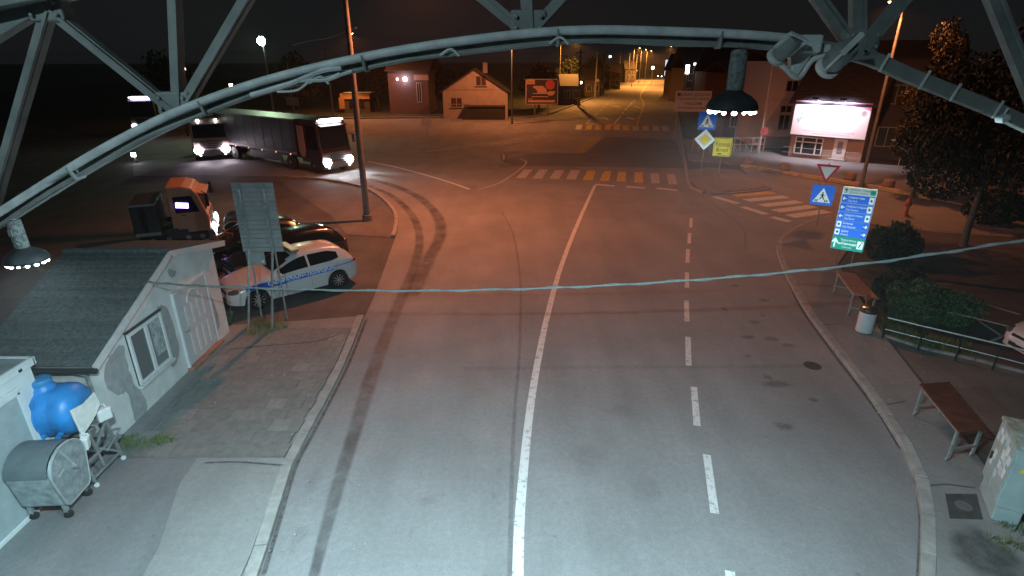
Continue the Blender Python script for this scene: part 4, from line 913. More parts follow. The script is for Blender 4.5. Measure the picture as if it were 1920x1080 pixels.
def car(label, loc, rz, paint, group=None, cat='car', name='parked_car', police=False, lit=False):
    t = thing(name, label, cat, loc, rz, group)
    xs = [2.13 - 4.26 * i / 84 for i in range(85)]
    m = MB(); rows = []
    for x in xs:
        s = sect(x); row = [(x, -y2, z) for y2, z in s] + [(x, y2, z) for y2, z in reversed(s[:-1])]; rows.append(row)
    n = len(rows[0])
    m.v = [Vector(p) for r in rows for p in r]
    for i in range(len(rows) - 1):
        for k in range(n - 1): m.f.append((i * n + k, i * n + k + 1, (i + 1) * n + k + 1, (i + 1) * n + k))
        m.f.append((i * n + n - 1, i * n, (i + 1) * n, (i + 1) * n + n - 1))
    m.f += [tuple(reversed(range(n))), tuple(range((len(rows) - 1) * n, len(rows) * n))]
    body = m.build('body', paint, t, smooth=True, angle=50)
    def skin(x, s, off=0.008):                        # a point on the cabin side between belt (s=0) and roof edge (s=1)
        q = sect(x); a, b2 = q[5], q[6]
        return (x, a[0] + (b2[0] - a[0]) * s + off, a[1] + (b2[1] - a[1]) * s + off * 0.4)
    for sgn in (1, -1):
        for x0, x1, lo, hi in ((.60, -.36, .10, .86), (-.43, -1.42, .10, .86)):
            m = MB(); N = 14
            for i in range(N + 1):
                x = x0 + (x1 - x0) * i / N; cut = max(0, (-1.15 - x)) * 1.1
                for s in (lo + cut * 0.4, (lo + hi) / 2, hi - cut * 0.5):
                    p = skin(x, s); m.v.append(Vector((p[0], sgn * p[1], p[2])))
            for i in range(N):
                for k in range(2):
                    f = (i * 3 + k, i * 3 + k + 1, i * 3 + k + 4, i * 3 + k + 3); m.f.append(f if sgn < 0 else f[::-1])
            m.build('side_window', M_GLASS, t, smooth=True)
    for nm, x0, x1, N in (('windscreen', .70, .02, 10), ('rear_window', -1.60, -1.90, 6)):
        m = MB()
        for i in range(N + 1):
            x = x0 + (x1 - x0) * i / N; q = sect(x); k = .93
            for y2, z in ((-q[6][0] * k, q[6][1] + .005), (-q[7][0] * k, q[7][1]), (0, q[8][1]), (q[7][0] * k, q[7][1]), (q[6][0] * k, q[6][1] + .005)): m.v.append(Vector((x + (.008 if x > 0 else -.010), y2, z + .008)))
        for i in range(N):
            for k in range(4): m.f.append((i * 5 + k, i * 5 + k + 1, i * 5 + k + 6, i * 5 + k + 5))
        m.build(nm, M_GLASS, t, smooth=True)
    hl = em('headlight_on', (0.9, 0.95, 1.0), 40) if lit else pm('headlight_glass', (0.10, 0.105, 0.11), 0.12, 0.3, var=0.4, scale=20, coat=0.8)
    for sgn in (1, -1):
        m = MB(); m.ell((1.90, sgn * .66, .665), (.20, .155, .075), 14, 8, (0, R(8), sgn * R(-28))); m.build('headlight', hl, t, smooth=True)
        m = MB(); m.ell((-1.97, sgn * .66, .86), (.10, .14, .085), 12, 8); m.build('tail_light', pm('tail_red', (0.16, 0.01, 0.01), 0.2, var=0.2, coat=0.6), t, smooth=True)
        m = MB(); m.ell((.60, sgn * .99, .985), (.07, .11, .075), 12, 8, (0, 0, sgn * R(-10))); m.build('wing_mirror', paint, t, smooth=True)
        for x in (.58, -.40, -1.28):
            m = MB(); q0 = sect(x); 
            for zz in (q0[3][1] + .04, .36 if x > -1 else .74):
                m.v += [Vector((x - .004, sgn * (tab(WID, x) + .003), zz)), Vector((x + .004, sgn * (tab(WID, x) + .003), zz))]
            m.f = [(0, 1, 3, 2)]; m.build('door_seam', M_DARK, t)
        for x in (-.22, -1.15):
            m = MB(); m.box((x, sgn * .905, .86), (.17, .03, .028)); m.build('door_handle', paint, t, bevel=0.008)
    m = MB(); m.box((2.065, 0, .62), (.10, .95, .07)); m.build('grille', M_BLACK, t, bevel=0.01)
    m = MB(); m.box((2.085, 0, .40), (.10, .95, .11)); m.build('lower_intake', M_BLACK, t, bevel=0.01)
    for sgn in (1, -1): m = MB(); m.box((1.985, sgn * .60, .40), (.14, .20, .10), (0, 0, sgn * R(-28))); m.build('fog_lamp', M_BLACK, t, bevel=0.01)
    m = MB(); m.box((2.14, 0, .50), (.02, .52, .11)); m.build('number_plate', M_WHITE, t)
    m = MB(); m.box((-2.13, 0, .66), (.02, .52, .11)); m.build('number_plate', M_WHITE, t)
    for xw in XW:
        for sgn in (1, -1):
            ax = Euler((sgn * -PI / 2, 0, 0)).to_matrix()
            m = MB(); m.lathe([(.19, -.20), (.29, -.20), (.31, -.17), (.31, -.03), (.295, .0), (.21, .008)], 28, (xw, sgn * .872, WZ), ax); w = m.build('wheel', M_BLACK, t, smooth=True)
            m = MB(); m.lathe([(.20, -.05), (.212, .006), (.205, .012), (.19, -.012), (.19, -.03), (.02, -.03)], 28, (xw, sgn * .872, WZ), ax); m.build('rim', pm('rim_dark', (0.07, 0.07, 0.075), 0.5, 0.4), w, smooth=True)
            m = MB(); m.lathe([(.045, -.02), (.045, .012), (.02, .016)], 14, (xw, sgn * .872, WZ), ax)
            for k in range(10):
                an = 2 * PI * k / 10; r1 = Matrix.Rotation(an, 3, 'Y'); m.box(Vector((xw, sgn * .877, WZ)) + r1 @ Vector((.115, 0, 0)), (.16, .018, .026), r1)
            m.build('spokes', pm('alloy', (0.50, 0.51, 0.52), 0.3, 0.6, var=0.08), w)
    for sgn in (1, -1): MB().box((0, sgn * .55, .27), (3.9, .3, .06)).build('underbody', M_BLACK, t)
    if police:
        bl3 = pm('police_blue', (0.02, 0.07, 0.42), 0.4, var=0.05); lb = pm('stripe_light_blue', (0.04, 0.20, 0.60), 0.4, var=0.05); wt = pm('letter_white', (0.75, 0.78, 0.82), 0.4, var=0.02)
        for sgn in (1, -1):
            def band(x0, x1, z0, z1, mt2, nm, off=.004):
                m = MB(); N = 24
                for i in range(N + 1):
                    x = x0 + (x1 - x0) * i / N; w = tab(WID, x) + off; sl = (x - x0) * 0.0
                    m.v += [Vector((x, sgn * w, z0 + .035 * (-x / 1.6))), Vector((x, sgn * w, z1 + .035 * (-x / 1.6)))]
                for i in range(N): f = (i * 2, i * 2 + 1, i * 2 + 3, i * 2 + 2); m.f.append(f[::-1] if sgn < 0 else f)
                return m.build(nm, mt2, body)
            band(1.62, -1.18, .685, .835, lb, 'side_stripe'); band(1.05, .40, .66, .70, bl3, 'side_stripe', .006); band(1.45, .75, .70, .86, bl3, 'side_stripe', .0055); band(-.02, -.24, .69, .83, bl3, 'side_stripe', .006); band(-.9, -1.95, .78, .815, lb, 'side_stripe', .006)
            rot = (PI / 2, 0, PI) if sgn > 0 else (PI / 2, 0, 0)
            for s, x0 in (('САОБРАЋАЈНА', .98), ('ПОЛИЦИЈА', -.28)):
                o = text(s, .155, wt, body, (x0 if sgn > 0 else x0 - (1.02 if s[0] == 'С' else .86), sgn * .912, .765 + (.0 if s[0] == 'С' else .018)), rot, squeeze=1.02, bold=0.004)
                o.rotation_euler = (PI / 2, R(-1.2) * sgn, PI if sgn > 0 else 0)
        m = MB(); m.box((-.12, 0, 1.505), (.26, 1.10, .09)); lbx = m.build('light_bar', pm('lightbar_blue', (0.32, 0.24, 0.14), 0.3, var=0.1), t, bevel=0.03)
        m = MB(); m.box((-.12, 0, 1.455), (.16, 1.0, .03)); m.build('bar_mount', M_DARK, lbx)
    return t
P_WHITE = pm('car_white', (0.50, 0.51, 0.52), 0.28, var=0.03, coat=0.6); P_BLACK = pm('car_black', (0.010, 0.010, 0.012), 0.2, var=0.1, coat=0.9); P_GREY = pm('car_grey', (0.016, 0.015, 0.015), 0.25, var=0.1, coat=0.9)
fw2, rw2 = G(482, 583), G(631, 543)
dv = (fw2 - rw2); rz = math.atan2(dv.y, dv.x); dn = dv.normalized(); left = Vector((-dn.y, dn.x, 0))     # left of the car faces the camera
ctr = (fw2 + rw2) / 2 - left * 0.9 - dn * 0.13
car('white police hatchback with blue side lettering and roof light bar', (ctr.x, ctr.y, 0.0), rz, P_WHITE, police=True, name='police_car', cat='police car')
c1 = ctr - left * 2.15 - dn * 0.75; c2 = c1 - left * 2.15 + dn * 0.6
car('black hatchback parked right behind the police car', (c1.x, c1.y, 0), rz + R(3), P_BLACK, 'black cars parked by the corner post')
car('dark hatchback parked farthest back, half hidden by the notice board', (c2.x, c2.y, 0), rz - R(2), P_GREY, 'black cars parked by the corner post')
wc = G(1850, 672); 
car('white car nosing in from the right edge behind the low railing', (15.05, 12.6, 0), R(184), P_WHITE)
e = G(1236, 146)
car('far car with dazzling headlights driving towards the crossing', (e.x, e.y, 0), R(-98), P_BLACK, lit=True, name='oncoming_car')

# ================================================================== lorries
M_TRAIL = pm('trailer_dark', (0.02, 0.025, 0.028), 0.5, var=0.15, scale=2, grime=0.2)
def lorry(label, loc, rz, cabmat, cab_h=3.6, cab_l=2.1, trailer=None, sign=None, power=0, name='lorry', lens=26, visor=True, cabglow=None, hcol=(0.9, 0.97, 1.0), steps=True, markers=True, deflector=False, toplights=False):
    """cab-over lorry, front at x=0, body running to -x"""
    t = thing(name, label, 'lorry', loc, rz, 'lorries in the yard')
    w = 1.22; zb = 0.62
    pr = [(-cab_l, zb + .1), (-0.12, zb + .1), (0, zb + .16), (0.02, 1.35), (-.06, 1.62), (-.26, cab_h - .38), (-.48, cab_h - .10), (-.8, cab_h), (-cab_l, cab_h + .02)]
    m = MB(); n = len(pr)
    ins = lambda z: w - max(0, (z - 1.5)) * 0.035
    m.add([(x, -ins(z), z) for x, z in pr] + [(x, ins(z), z) for x, z in pr], [tuple(reversed(range(n))), tuple(range(n, 2 * n))] + [(i, (i + 1) % n, (i + 1) % n + n, i + n) for i in range(n)])
    cab = m.build('cab', cabmat, t, bevel=0.05)
    zt = cab_h - .42
    def front(x0, z0, x1, z1, y0, y1, off, nm, mat, par):
        m = MB(); m.add([(x0 + off, -y0, z0), (x0 + off, y0, z0), (x1 + off, y1, z1), (x1 + off, -y1, z1)], [(0, 1, 2, 3)]); m.add([(x0 + off - .012, -y0, z0), (x0 + off - .012, y0, z0), (x1 + off - .012, y1, z1), (x1 + off - .012, -y1, z1)], [(3, 2, 1, 0)]); return m.build(nm, mat, par)
    front(-.065, 1.66, -.065 - .20 * (zt - 1.66) / (cab_h - .38 - 1.62), zt, 1.12, 1.06, .022, 'windscreen', M_GLASS, cab)
    for k in range(4): MB().box((0.012, 0, 0.95 + .14 * k), (.05, 1.5, .085)).build('grille_bar', M_DARK, cab, bevel=0.01)
    bp = MB().box((-.02, 0, .56), (.30, 2.44, .42)).build('bumper', pm('bumper_grey', (0.10, 0.10, 0.105), 0.5, var=0.15), t, bevel=0.05)
    he = em('lorry_headlight_%s' % name, hcol, lens)
    for s in (1, -1):
        m = MB(); m.ell((.12, s * .92, .78), (.10, .32, .27), 12, 7); m.build('headlight', he, bp, smooth=True)
        m = MB(); m.ell((.13, s * .85, .42), (.04, .08, .06), 10, 6); m.build('fog_lamp', em('fog_lamp', (0.85, 0.95, 1.0), 6), bp, smooth=True)
        m = MB(); m.add([(-.30, s * (ins(1.9) + .012), 1.62), (-cab_l + .22, s * (ins(1.9) + .012), 1.62), (-cab_l + .22, s * (ins(zt) + .012), zt), (-.52, s * (ins(zt) + .012), zt)], [(0, 1, 2, 3) if s < 0 else (3, 2, 1, 0)]); m.build('side_window', M_GLASS, cab)
        dr2 = MB().box((-cab_l / 2 - .05, s * (ins(1.25) + .004), 1.22), (cab_l - .5, .012, .62)).build('door_panel', cabmat, cab, bevel=0.02)
        MB().box((-.95, s * (w + .01), 1.52), (.16, .03, .04)).build('door_handle', M_DARK, dr2)
        MB().box((.08, s * 1.42, 2.15), (.14, .16, .55)).build('mirror', M_BLACK, cab, bevel=0.03); MB().bar((-.1, s * 1.15, 2.5), (.08, s * 1.42, 2.42), .03).build('mirror_arm', M_BLACK, cab)
        if steps: MB().box((-.55, s * 1.17, .50), (.9, .12, .34)).build('step', M_DARK, t, bevel=0.03)
    if visor: m = MB(); m.add([(-.30, -1.08, cab_h - .36), (-.30, 1.08, cab_h - .36), (.06, 1.05, cab_h - .44), (.06, -1.05, cab_h - .44), (-.30, -1.08, cab_h - .31), (-.30, 1.08, cab_h - .31), (.06, 1.05, cab_h - .40), (.06, -1.05, cab_h - .40)], [(0, 1, 2, 3), (7, 6, 5, 4), (0, 4, 5, 1), (2, 6, 7, 3), (1, 5, 6, 2), (0, 3, 7, 4)]); m.build('sun_visor', cabmat, cab)
    if sign:
        MB().box((-.36, 0, cab_h - .12 + .02), (.12, 1.7, .26)).build('roof_sign', em('roof_sign_%s' % name, sign[0], sign[1]), cab, bevel=0.02)
        for s in (1, -1): m = MB(); m.ell((-.34, s * 1.0, cab_h - .06), (.05, .05, .05), 8, 6); m.build('marker_light', em('marker', (1, .8, .75), 8), cab)
    if cabglow:
        MB().box((-cab_l + .52, -(ins(1.95) + .03), 1.95), (.48, .03, .22), (0, R(8), 0)).build('dash_sign', em('dash_sign_%s' % name, cabglow[0], cabglow[1]), cab)
    if deflector:
        for s in (1, -1): MB().xz([(-cab_l - .12, 1.35), (-cab_l + .10, 1.05), (-cab_l + .42, 1.05), (-cab_l + .55, 1.4), (-cab_l + .55, 3.05), (-cab_l - .12, 3.1)], s * 1.27 - .02, s * 1.27 + .02).build('side_deflector', pm('deflector_lamplit', (0.42, 0.22, 0.10), 0.5, var=0.1), cab)  # orange lamplight on the cab side is put into this panel's colour
    if toplights:
        for s in (1, -1): m = MB(); m.ell((-.28, s * .6, cab_h - .18), (.06, .10, .08), 8, 6); m.build('roof_lamp', em('roof_lamp', (.95, .95, .9), 18), cab)
    # chassis and wheels
    L = (trailer[0] if trailer else cab_l + 3.2)
    ch = MB().box((-L / 2 - .2, 0, .82), (L - .4, .8, .22)).build('chassis', M_DARK, t)
    axles = [-.95, -3.6 if L > 5 else -L + .6] + ([-L + 1.2, -L + 2.5, -L + 3.8] if trailer else [])
    for x in axles:
        for s in (1, -1):
            ax = Euler((s * -PI / 2, 0, 0)).to_matrix()
            m = MB(); m.lathe([(.28, -.30), (.48, -.30), (.50, -.26), (.50, -.04), (.47, 0), (.30, .01)], 24, (x, s * 1.2, .50), ax); wh = m.build('wheel', M_BLACK, t, smooth=True)
            m = MB(); m.lathe([(.29, -.06), (.30, .012), (.25, -.04), (.12, -.03), (.11, .05), (.02, .06)], 20, (x, s * 1.2, .50), ax); m.build('rim', pm('lorry_rim', (0.22, 0.22, 0.23), 0.4, 0.5), wh, smooth=True)
    if trailer:
        Lt, h0, h1 = trailer
        bx = MB().box((-(cab_l + .45 + Lt) / 2, 0, (h0 + h1) / 2), (Lt - cab_l - .45, 2.5, h1 - h0)).build('trailer_body', M_TRAIL, t, bevel=0.04)
        for s in (1, -1):
            MB().box((-(cab_l + .45 + Lt) / 2, s * 1.262, h0 + .08), (Lt - cab_l - .5, .02, .14)).build('side_rail', pm('rail_grey', (0.2, 0.2, 0.2), 0.5), bx)
            MB().box((-(cab_l + .45 + Lt) / 2, s * 1.262, h1 - .05), (Lt - cab_l - .5, .02, .09)).build('top_rail', pm('rail_grey', (0.2, 0.2, 0.2)), bx)
            MB().box((-Lt * .45, s * 1.2, .72), (Lt * .28, .05, .5)).build('side_guard', M_DARK, t)
            for k in range(6 if markers else 0):
                m = MB(); m.ell((-cab_l - 1.2 - k * (Lt - cab_l - 2) / 6, s * 1.275, h0 - .02), (.05, .03, .04), 8, 6); m.build('side_marker', em('side_marker', (1.0, .35, .15), 3), bx)
            for k in range(10):
                x = -cab_l - .9 - k * (Lt - cab_l - 1.2) / 10; MB().box((x, s * 1.254, (h0 + h1) / 2), (.05, .014, h1 - h0 - .35)).build('curtain_strap', M_DARK, bx)
    for s in (1, -1):
        if power: light('SPOT', 'headlight_beam', (.2, s * .92, .68), power, hcol, t, 0.08, spot=58, blend=0.8, aim=(12, s * .6 , -0.9))
    return t
# red lorry with the dark trailer
f0 = G(636, 323); r0 = G(440, 290); dv = Vector((f0.x - r0.x, f0.y - r0.y, 0)).normalized()
lorry('dark red articulated lorry with dark curtain trailer and blazing headlights', (f0.x, f0.y, 0), math.atan2(dv.y, dv.x), pm('cab_red', (0.032, 0.011, 0.011), 0.35, var=0.1, coat=0.4), 3.5, 2.2, (14.6, 1.1, 3.45), ((0.9, 0.95, 1.0), 10), power=2600, name='articulated_lorry', lens=60, deflector=True)
f1 = G(402, 300)
lorry('pale lorry with pinkish lit front behind the long dark trailer', (f1.x, f1.y, 0), R(-60), pm('cab_pale', (0.42, 0.34, 0.30), 0.45, var=0.1), 3.1, 2.0, None, None, power=700, name='pale_lorry', lens=34, toplights=True, visor=True, hcol=(1.0, 0.86, 1.0))
f2 = G(405, 447)
ol = lorry('orange lorry cab with a violet sign in its window, past the house roof', (f2.x, f2.y, 0), R(24), pm('cab_orange', (0.38, 0.19, 0.115), 0.5, var=0.1), 2.75, 1.45, (2.9, 0.75, 2.15), None, power=900, markers=False, name='box_lorry', lens=5, cabglow=((0.35, 0.25, 1.0), 12, -1.0))
ol.scale = (.92, .92, .92)
f3 = AT(268, 218, 60)
lorry('far lorry at the left, only its violet-white roof sign clearly glowing', (f3.x, f3.y, 0), R(-75), pm('cab_far', (0.30, 0.24, 0.22), 0.5, var=0.1), 3.6, 2.1, None, ((0.55, 0.5, 1.0), 14), power=0, name='far_lorry', lens=2)
# ================================================================== signs
S_BLUE = retro('sign_blue', (0.03, 0.16, 0.70)); S_WHITE = retro('sign_white', (0.85, 0.86, 0.84)); S_RED = retro('sign_red', (0.45, 0.02, 0.04)); S_YEL = retro('sign_yellow', (0.80, 0.58, 0.04)); S_GREEN = retro('sign_green', (0.01, 0.27, 0.19)); S_BLK = pm('sign_black', (0.015, 0.015, 0.015), 0.6, var=0.1); S_BACK = pm('sign_back', (0.30, 0.30, 0.29), 0.55, 0.2, var=0.1)
S_GREYW = retro('sign_grey_white', (0.58, 0.60, 0.55)); S_FADE = pm('letter_dark', (0.10, 0.12, 0.10), 0.7)
def pole(t, h, r=0.03, x=0, y=0.03): return MB().tube([(x, y, 0), (x, y, h)], r, 10).build('post', M_STEEL, t, smooth=True)
def rrect(w, h, r=0.05, cx=0, cz=0, n=4):
    out = []
    for sx, sz, a0 in ((1, 1, 0), (-1, 1, 90), (-1, -1, 180), (1, -1, 270)):
        for k in range(n + 1): a = R(a0 + 90 * k / n); out.append((cx + sx * (w / 2 - r) + r * math.cos(a), cz + sz * (h / 2 - r) + r * math.sin(a)))
    return out
def plate(nm, poly, y0, mat, par, th=0.004): return MB().xz(poly, y0, y0 + th).build(nm, mat, par)
SETS = {lean: tuple(retro('%s_%d' % (n, lean * 100), c, 0.36, lean) for n, c in (('blue', (0.03, 0.16, 0.70)), ('white', (0.85, 0.86, 0.84)), ('grey_white', (0.58, 0.60, 0.55)), ('red', (0.45, 0.02, 0.04)), ('green', (0.01, 0.27, 0.19)), ('deep_blue', (0.02, 0.10, 0.5)))) for lean in (0.21, 0.26)}
def crossing_sign(t, cz, s, S_BLUE=S_BLUE, S_WHITE=S_WHITE):
    p = plate('sign_plate', rrect(s, s, 0.06, 0, cz), -0.012, S_BLUE, t, 0.02)
    tri = [(-.40 * s, cz - .36 * s), (.40 * s, cz - .36 * s), (0, cz + .36 * s)]; plate('triangle', tri, -0.016, S_WHITE, p)
    def q(nm, pts): plate(nm, [(x * s, cz + z * s) for x, z in pts], -0.020, S_BLK, p)
    m = MB(); m.lathe([(0.035 * s, 0), (0.035 * s, 0.003)], 12, (0, -0.017, cz + .12 * s), Euler((PI / 2, 0, 0)).to_matrix()); m.build('head', S_BLK, p)
    q('walker', [(-.035, .07), (.04, .07), (.10, -.02), (.075, -.035), (.04, .02), (.04, -.05), (.11, -.22), (.075, -.23), (.0, -.09), (-.07, -.23), (-.11, -.21), (-.035, -.05), (-.035, .02), (-.085, -.06), (-.105, -.045)])
    for x in (-.30, -.21, .17, .27): q('stripe', [(x - .035, -.33), (x + .03, -.33), (x * .82 + .025, -.23), (x * .82 - .025, -.23)])
    return p
# yield + crossing on the right pavement
b = G(1529, 428)
t = thing('yield_sign', 'give-way triangle over blue crossing sign on one post by the direction board', 'traffic sign', (b.x, b.y, 0.1), R(-31))
pole(t, 2.85)
cz, s = 2.38, 0.95; p = plate('yield_plate', [(-s / 2, cz + s * .43), (s / 2, cz + s * .43), (0.0, cz - s * .43)], -0.012, SETS[0.21][3], t, 0.02)
plate('yield_face', [(-s * .33, cz + s * .33), (s * .33, cz + s * .33), (0.0, cz - s * .24)], -0.018, SETS[0.21][2], p)
crossing_sign(t, 1.44, 0.90, SETS[0.21][0], SETS[0.21][1])
# crossing + priority diamond, and yellow town sign
b = G(1312, 338)
t = thing('priority_sign', 'blue crossing sign over white and yellow priority diamond on one post', 'traffic sign', (b.x, b.y, 0.1), R(-20))
pole(t, 4.15); crossing_sign(t, 3.56, 1.06)
def dia(r, cz): return [(-r, cz), (0, cz - r), (r, cz), (0, cz + r)]
p = plate('diamond_plate', dia(.64, 2.44), -0.012, S_BLK, t, 0.02); plate('diamond_white', dia(.62, 2.44), -0.018, S_WHITE, p); plate('diamond_line', dia(.43, 2.44), -0.023, S_GREYW, p); plate('diamond_yellow', dia(.32, 2.44), -0.028, S_YEL, p)
b = G(1346, 338)
t = thing('town_sign', 'yellow town sign reading Brod in two alphabets on its own post', 'town sign', (b.x, b.y, 0.1), R(-20))
pole(t, 2.6); p = plate('sign_plate', rrect(1.10, 1.14, 0.09, 0, 1.98), -0.012, S_YEL, t, 0.02)
dk = pm('town_letters', (0.10, 0.075, 0.01), 0.7)
for k, poly in enumerate([(rrect(1.02, .025, .01, 0, 2.50)), (rrect(1.02, .025, .01, 0, 1.46)), (rrect(.025, 1.0, .01, -.50, 1.98)), (rrect(.025, 1.0, .01, .50, 1.98))]): plate('border', poly, -0.016, dk, p)
text('Брод', .36, dk, p, (0, -0.017, 2.14), align='CENTER'); text('Brod', .36, dk, p, (0, -0.017, 1.80), align='CENTER')
plate('scratch', [(-.32, 1.55), (-.05, 1.52), (.0, 1.60), (-.2, 1.6)], -0.0165, dk, p)
# tall direction board
b = G(1578, 504)
t = thing('direction_board', 'tall direction board with blue and green panels beside the side street', 'direction sign', (b.x, b.y, 0.1), R(-34))
DB, DW, DG, DR, DGR, DDB = SETS[0.26]
t.scale = (.78, 1, 1)
W2, Z0, Z1 = 1.34, 0.62, 2.92
for x in (-.32, .34): pole(t, Z1 - .05, .03, x, 0.05)
fr2 = plate('frame', rrect(W2, Z1 - Z0, .04, 0, (Z0 + Z1) / 2), -0.005, retro('frame_grey', (0.55, 0.57, 0.52)), t, 0.035)
def arrow(par, cx, cz, s, ang, y, mat):
    c, sn = math.cos(ang), math.sin(ang)
    pts = [(-.5, -.09), (.1, -.09), (-.1, -.34), (.13, -.34), (.5, 0), (.13, .34), (-.1, .34), (.1, .09), (-.5, .09)]
    plate('arrow', [(cx + s * (x * c - z * sn), cz + s * (x * sn + z * c)) for x, z in pts], y, mat, par)
rows = [('white', .24), ('blue', .31), ('blue', .31), ('blue', .31), ('blue', .28), ('blue', .28), ('green', .50)]
txt = [('Дервента   Сарајево', 'Derventa   Sarajevo'), ('Градски парк', 'City Park'), ('Градски стадион', 'City Stadium'), ('Градска плажа', 'City Beach'), ('Болница', 'City Hospital'), ('Црква', 'Church'), None]
z = Z1 - .02
for i, (kind, h) in enumerate(rows):
    cz = z - h / 2; z -= h + .008
    pm2 = {'white': DG, 'blue': DB, 'green': DGR}[kind]
    p = plate('panel', rrect(W2 - .05, h - .008, .02, 0, cz), -0.010, pm2, t, 0.004)
    if kind == 'white':
        arrow(p, -.53, cz, .17, PI / 2, -0.014, S_FADE)
        for k in (0, 1): text(txt[0][k], .088, S_FADE, p, (-.38, -0.0125, cz + .045 - .095 * k))
        plate('road_number', rrect(.20, .15, .02, .52, cz), -0.014, DGR, p)
    elif kind == 'blue':
        lft = i < 4; ax = -.53 if lft else .53
        plate('arrow_field', [(ax + .105 * math.cos(2 * PI * k / 20), cz + .105 * math.sin(2 * PI * k / 20)) for k in range(20)], -0.013, DDB, p)
        arrow(p, ax, cz, .18, PI if lft else 0, -0.017, DW)
        plate('pictogram', rrect(.19, h - .07, .03, -ax, cz), -0.014, DW, p)
        plate('pictogram_mark', [(-ax + .05 * math.cos(2 * PI * k / (3 + i) + .5), cz + .05 * math.sin(2 * PI * k / (3 + i) + .5)) for k in range(3 + i)], -0.018, S_FADE, p)
        for k in (0, 1): text(txt[i][k], .105, DW, p, (-.39 if lft else -.38, -0.0125, cz + .055 - .125 * k), squeeze=.95)
    else:
        arrow(p, -.53, cz, .36, PI / 2, -0.014, DW)
        text('Туристичка', .115, DW, p, (.0, -0.0125, cz + .12), align='CENTER'); text('информација', .12, DW, p, (-.02, -0.0125, cz - .01), align='CENTER', bold=.003); text('Tourist info', .085, DW, p, (-.02, -0.0125, cz - .14), align='CENTER')
        q = plate('pictogram', rrect(.25, .30, .03, .50, cz), -0.014, DW, p)
        plate('letter_i', [(.44, cz - .09), (.48, cz - .09), (.54, cz + .05), (.50, cz + .05)], -0.018, S_BLK, q); plate('letter_dot', rrect(.05, .05, .02, .555, cz + .10), -0.018, S_BLK, q)
# round sign seen from behind on the far side of the junction
b = G(803, 290)
t = thing('round_sign', 'round traffic sign seen from behind on a thin post mid-junction', 'traffic sign', (b.x, b.y, 0), R(15))
pole(t, 2.9, .03); m = MB(); m.lathe([(.43, 0), (.43, .015), (.40, .02)], 28, (0, 0, 2.45), Euler((PI / 2, 0, 0)).to_matrix()); m.build('disc', pm('disc_back', (0.42, 0.36, 0.32), 0.6), t); MB().box((0, -.03, 2.45), (.5, .012, .05)).build('clamp', S_BACK, t)
b = G(944, 306)
t = thing('low_round_sign', 'low round marker standing on the dark traffic island', 'traffic sign', (b.x, b.y, 0), R(20))
pole(t, .35, .025); m = MB(); m.lathe([(.30, 0), (.30, .02), (.24, .03), (.24, .035)], 24, (0, 0, .45), Euler((PI / 2, 0, 0)).to_matrix()); m.build('disc', pm('disc_dull', (0.20, 0.18, 0.16), 0.4), t)
plate('bar', rrect(.06, .34, .02, .02, .45), -0.05, pm('bar_white', (0.7, 0.7, 0.65), 0.5), t)

# ================================================================== tables, bin, cabinet on the right pavement
def table(label, c4, h, topmat, name='wheeled_table'):
    """c4: corners (near-left, near-right, far-right, far-left) of the top"""
    o = (c4[0] + c4[2]) / 2; o.z = 0.108
    t = thing(name, label, 'table', o, 0, 'wheeled tables on the pavement')
    m = MB(); m.xy(c4, h - .035, h); tp = m.build('table_top', topmat, t, (o.x, o.y, 0.108), bevel=0.008)
    lo = [p.lerp(c4[(i + 2) % 4], .07) for i, p in enumerate(c4)]
    for p in lo:
        m = MB(); m.bar((p.x, p.y, .19), (p.x, p.y, h - .035), .045); m.build('leg', M_STEEL, t, (o.x, o.y, 0.108))
        m = MB(); m.lathe([(.03, -.014), (.045, -.012), (.045, .012), (.03, .014)], 12, (p.x, p.y + .01, .155), Euler((PI / 2, 0, R(20))).to_matrix()); m.build('castor', pm('castor_grey', (0.25, 0.25, 0.25), 0.6), t, (o.x, o.y, 0.108), smooth=True)
    for a, b2, z in ((0, 1, .38), (3, 2, .38)): m = MB(); m.bar((lo[a].x, lo[a].y, z), (lo[b2].x, lo[b2].y, z), .04); m.build('crossbar', M_STEEL, t, (o.x, o.y, 0.108))
    for a, b2 in ((0, 3), (1, 2)): m = MB(); m.bar((lo[a].x, lo[a].y, h - .06), (lo[b2].x, lo[b2].y, h - .06), .04, .05); m.build('apron', M_STEEL, t, (o.x, o.y, 0.108))
    return t
hT = 0.86
table('pale brown wheeled table on the pavement behind the white litter bin', [G(x, y2, hT) for x, y2 in ((1601, 551), (1648, 560), (1604, 513), (1568, 507))], hT, pm('table_tan', (0.28, 0.15, 0.09), 0.55, var=0.2, scale=6))
table('dark glossy brown wheeled table nearest the grey cabinet', [G(x, y2, hT) for x, y2 in ((1799, 811), (1854, 802), (1780, 715), (1724, 719))], hT, pm('table_dark', (0.10, 0.038, 0.022), 0.16, var=0.35, scale=5, bump=0.12, bscale=5, coat=0.8))
b = G(1619, 622, .108)
t = thing('litter_bin', 'white cylindrical litter bin with chrome rim on the pavement edge', 'bin', (b.x, b.y, .108))
m = MB(); m.lathe([(.19, .02), (.215, .04), (.215, .60), (.205, .62)], 28); m.build('drum', pm('bin_white', (0.50, 0.53, 0.55), 0.45, var=0.08, grime=0.15), t, smooth=True)
m = MB(); m.lathe([(.218, .62), (.222, .63), (.20, .73), (.17, .74)], 28); m.build('rim', pm('bin_chrome', (0.20, 0.20, 0.21), 0.2, 0.9, var=0.1), t, smooth=True)
m = MB(); m.tube([(0, .20, .72), (0, .20, .95)], .015, 6); m.box((0, .20, .98), (.12, .03, .16)); m.build('ash_plate', pm('ash_red', (0.35, 0.10, 0.07), 0.6), t)
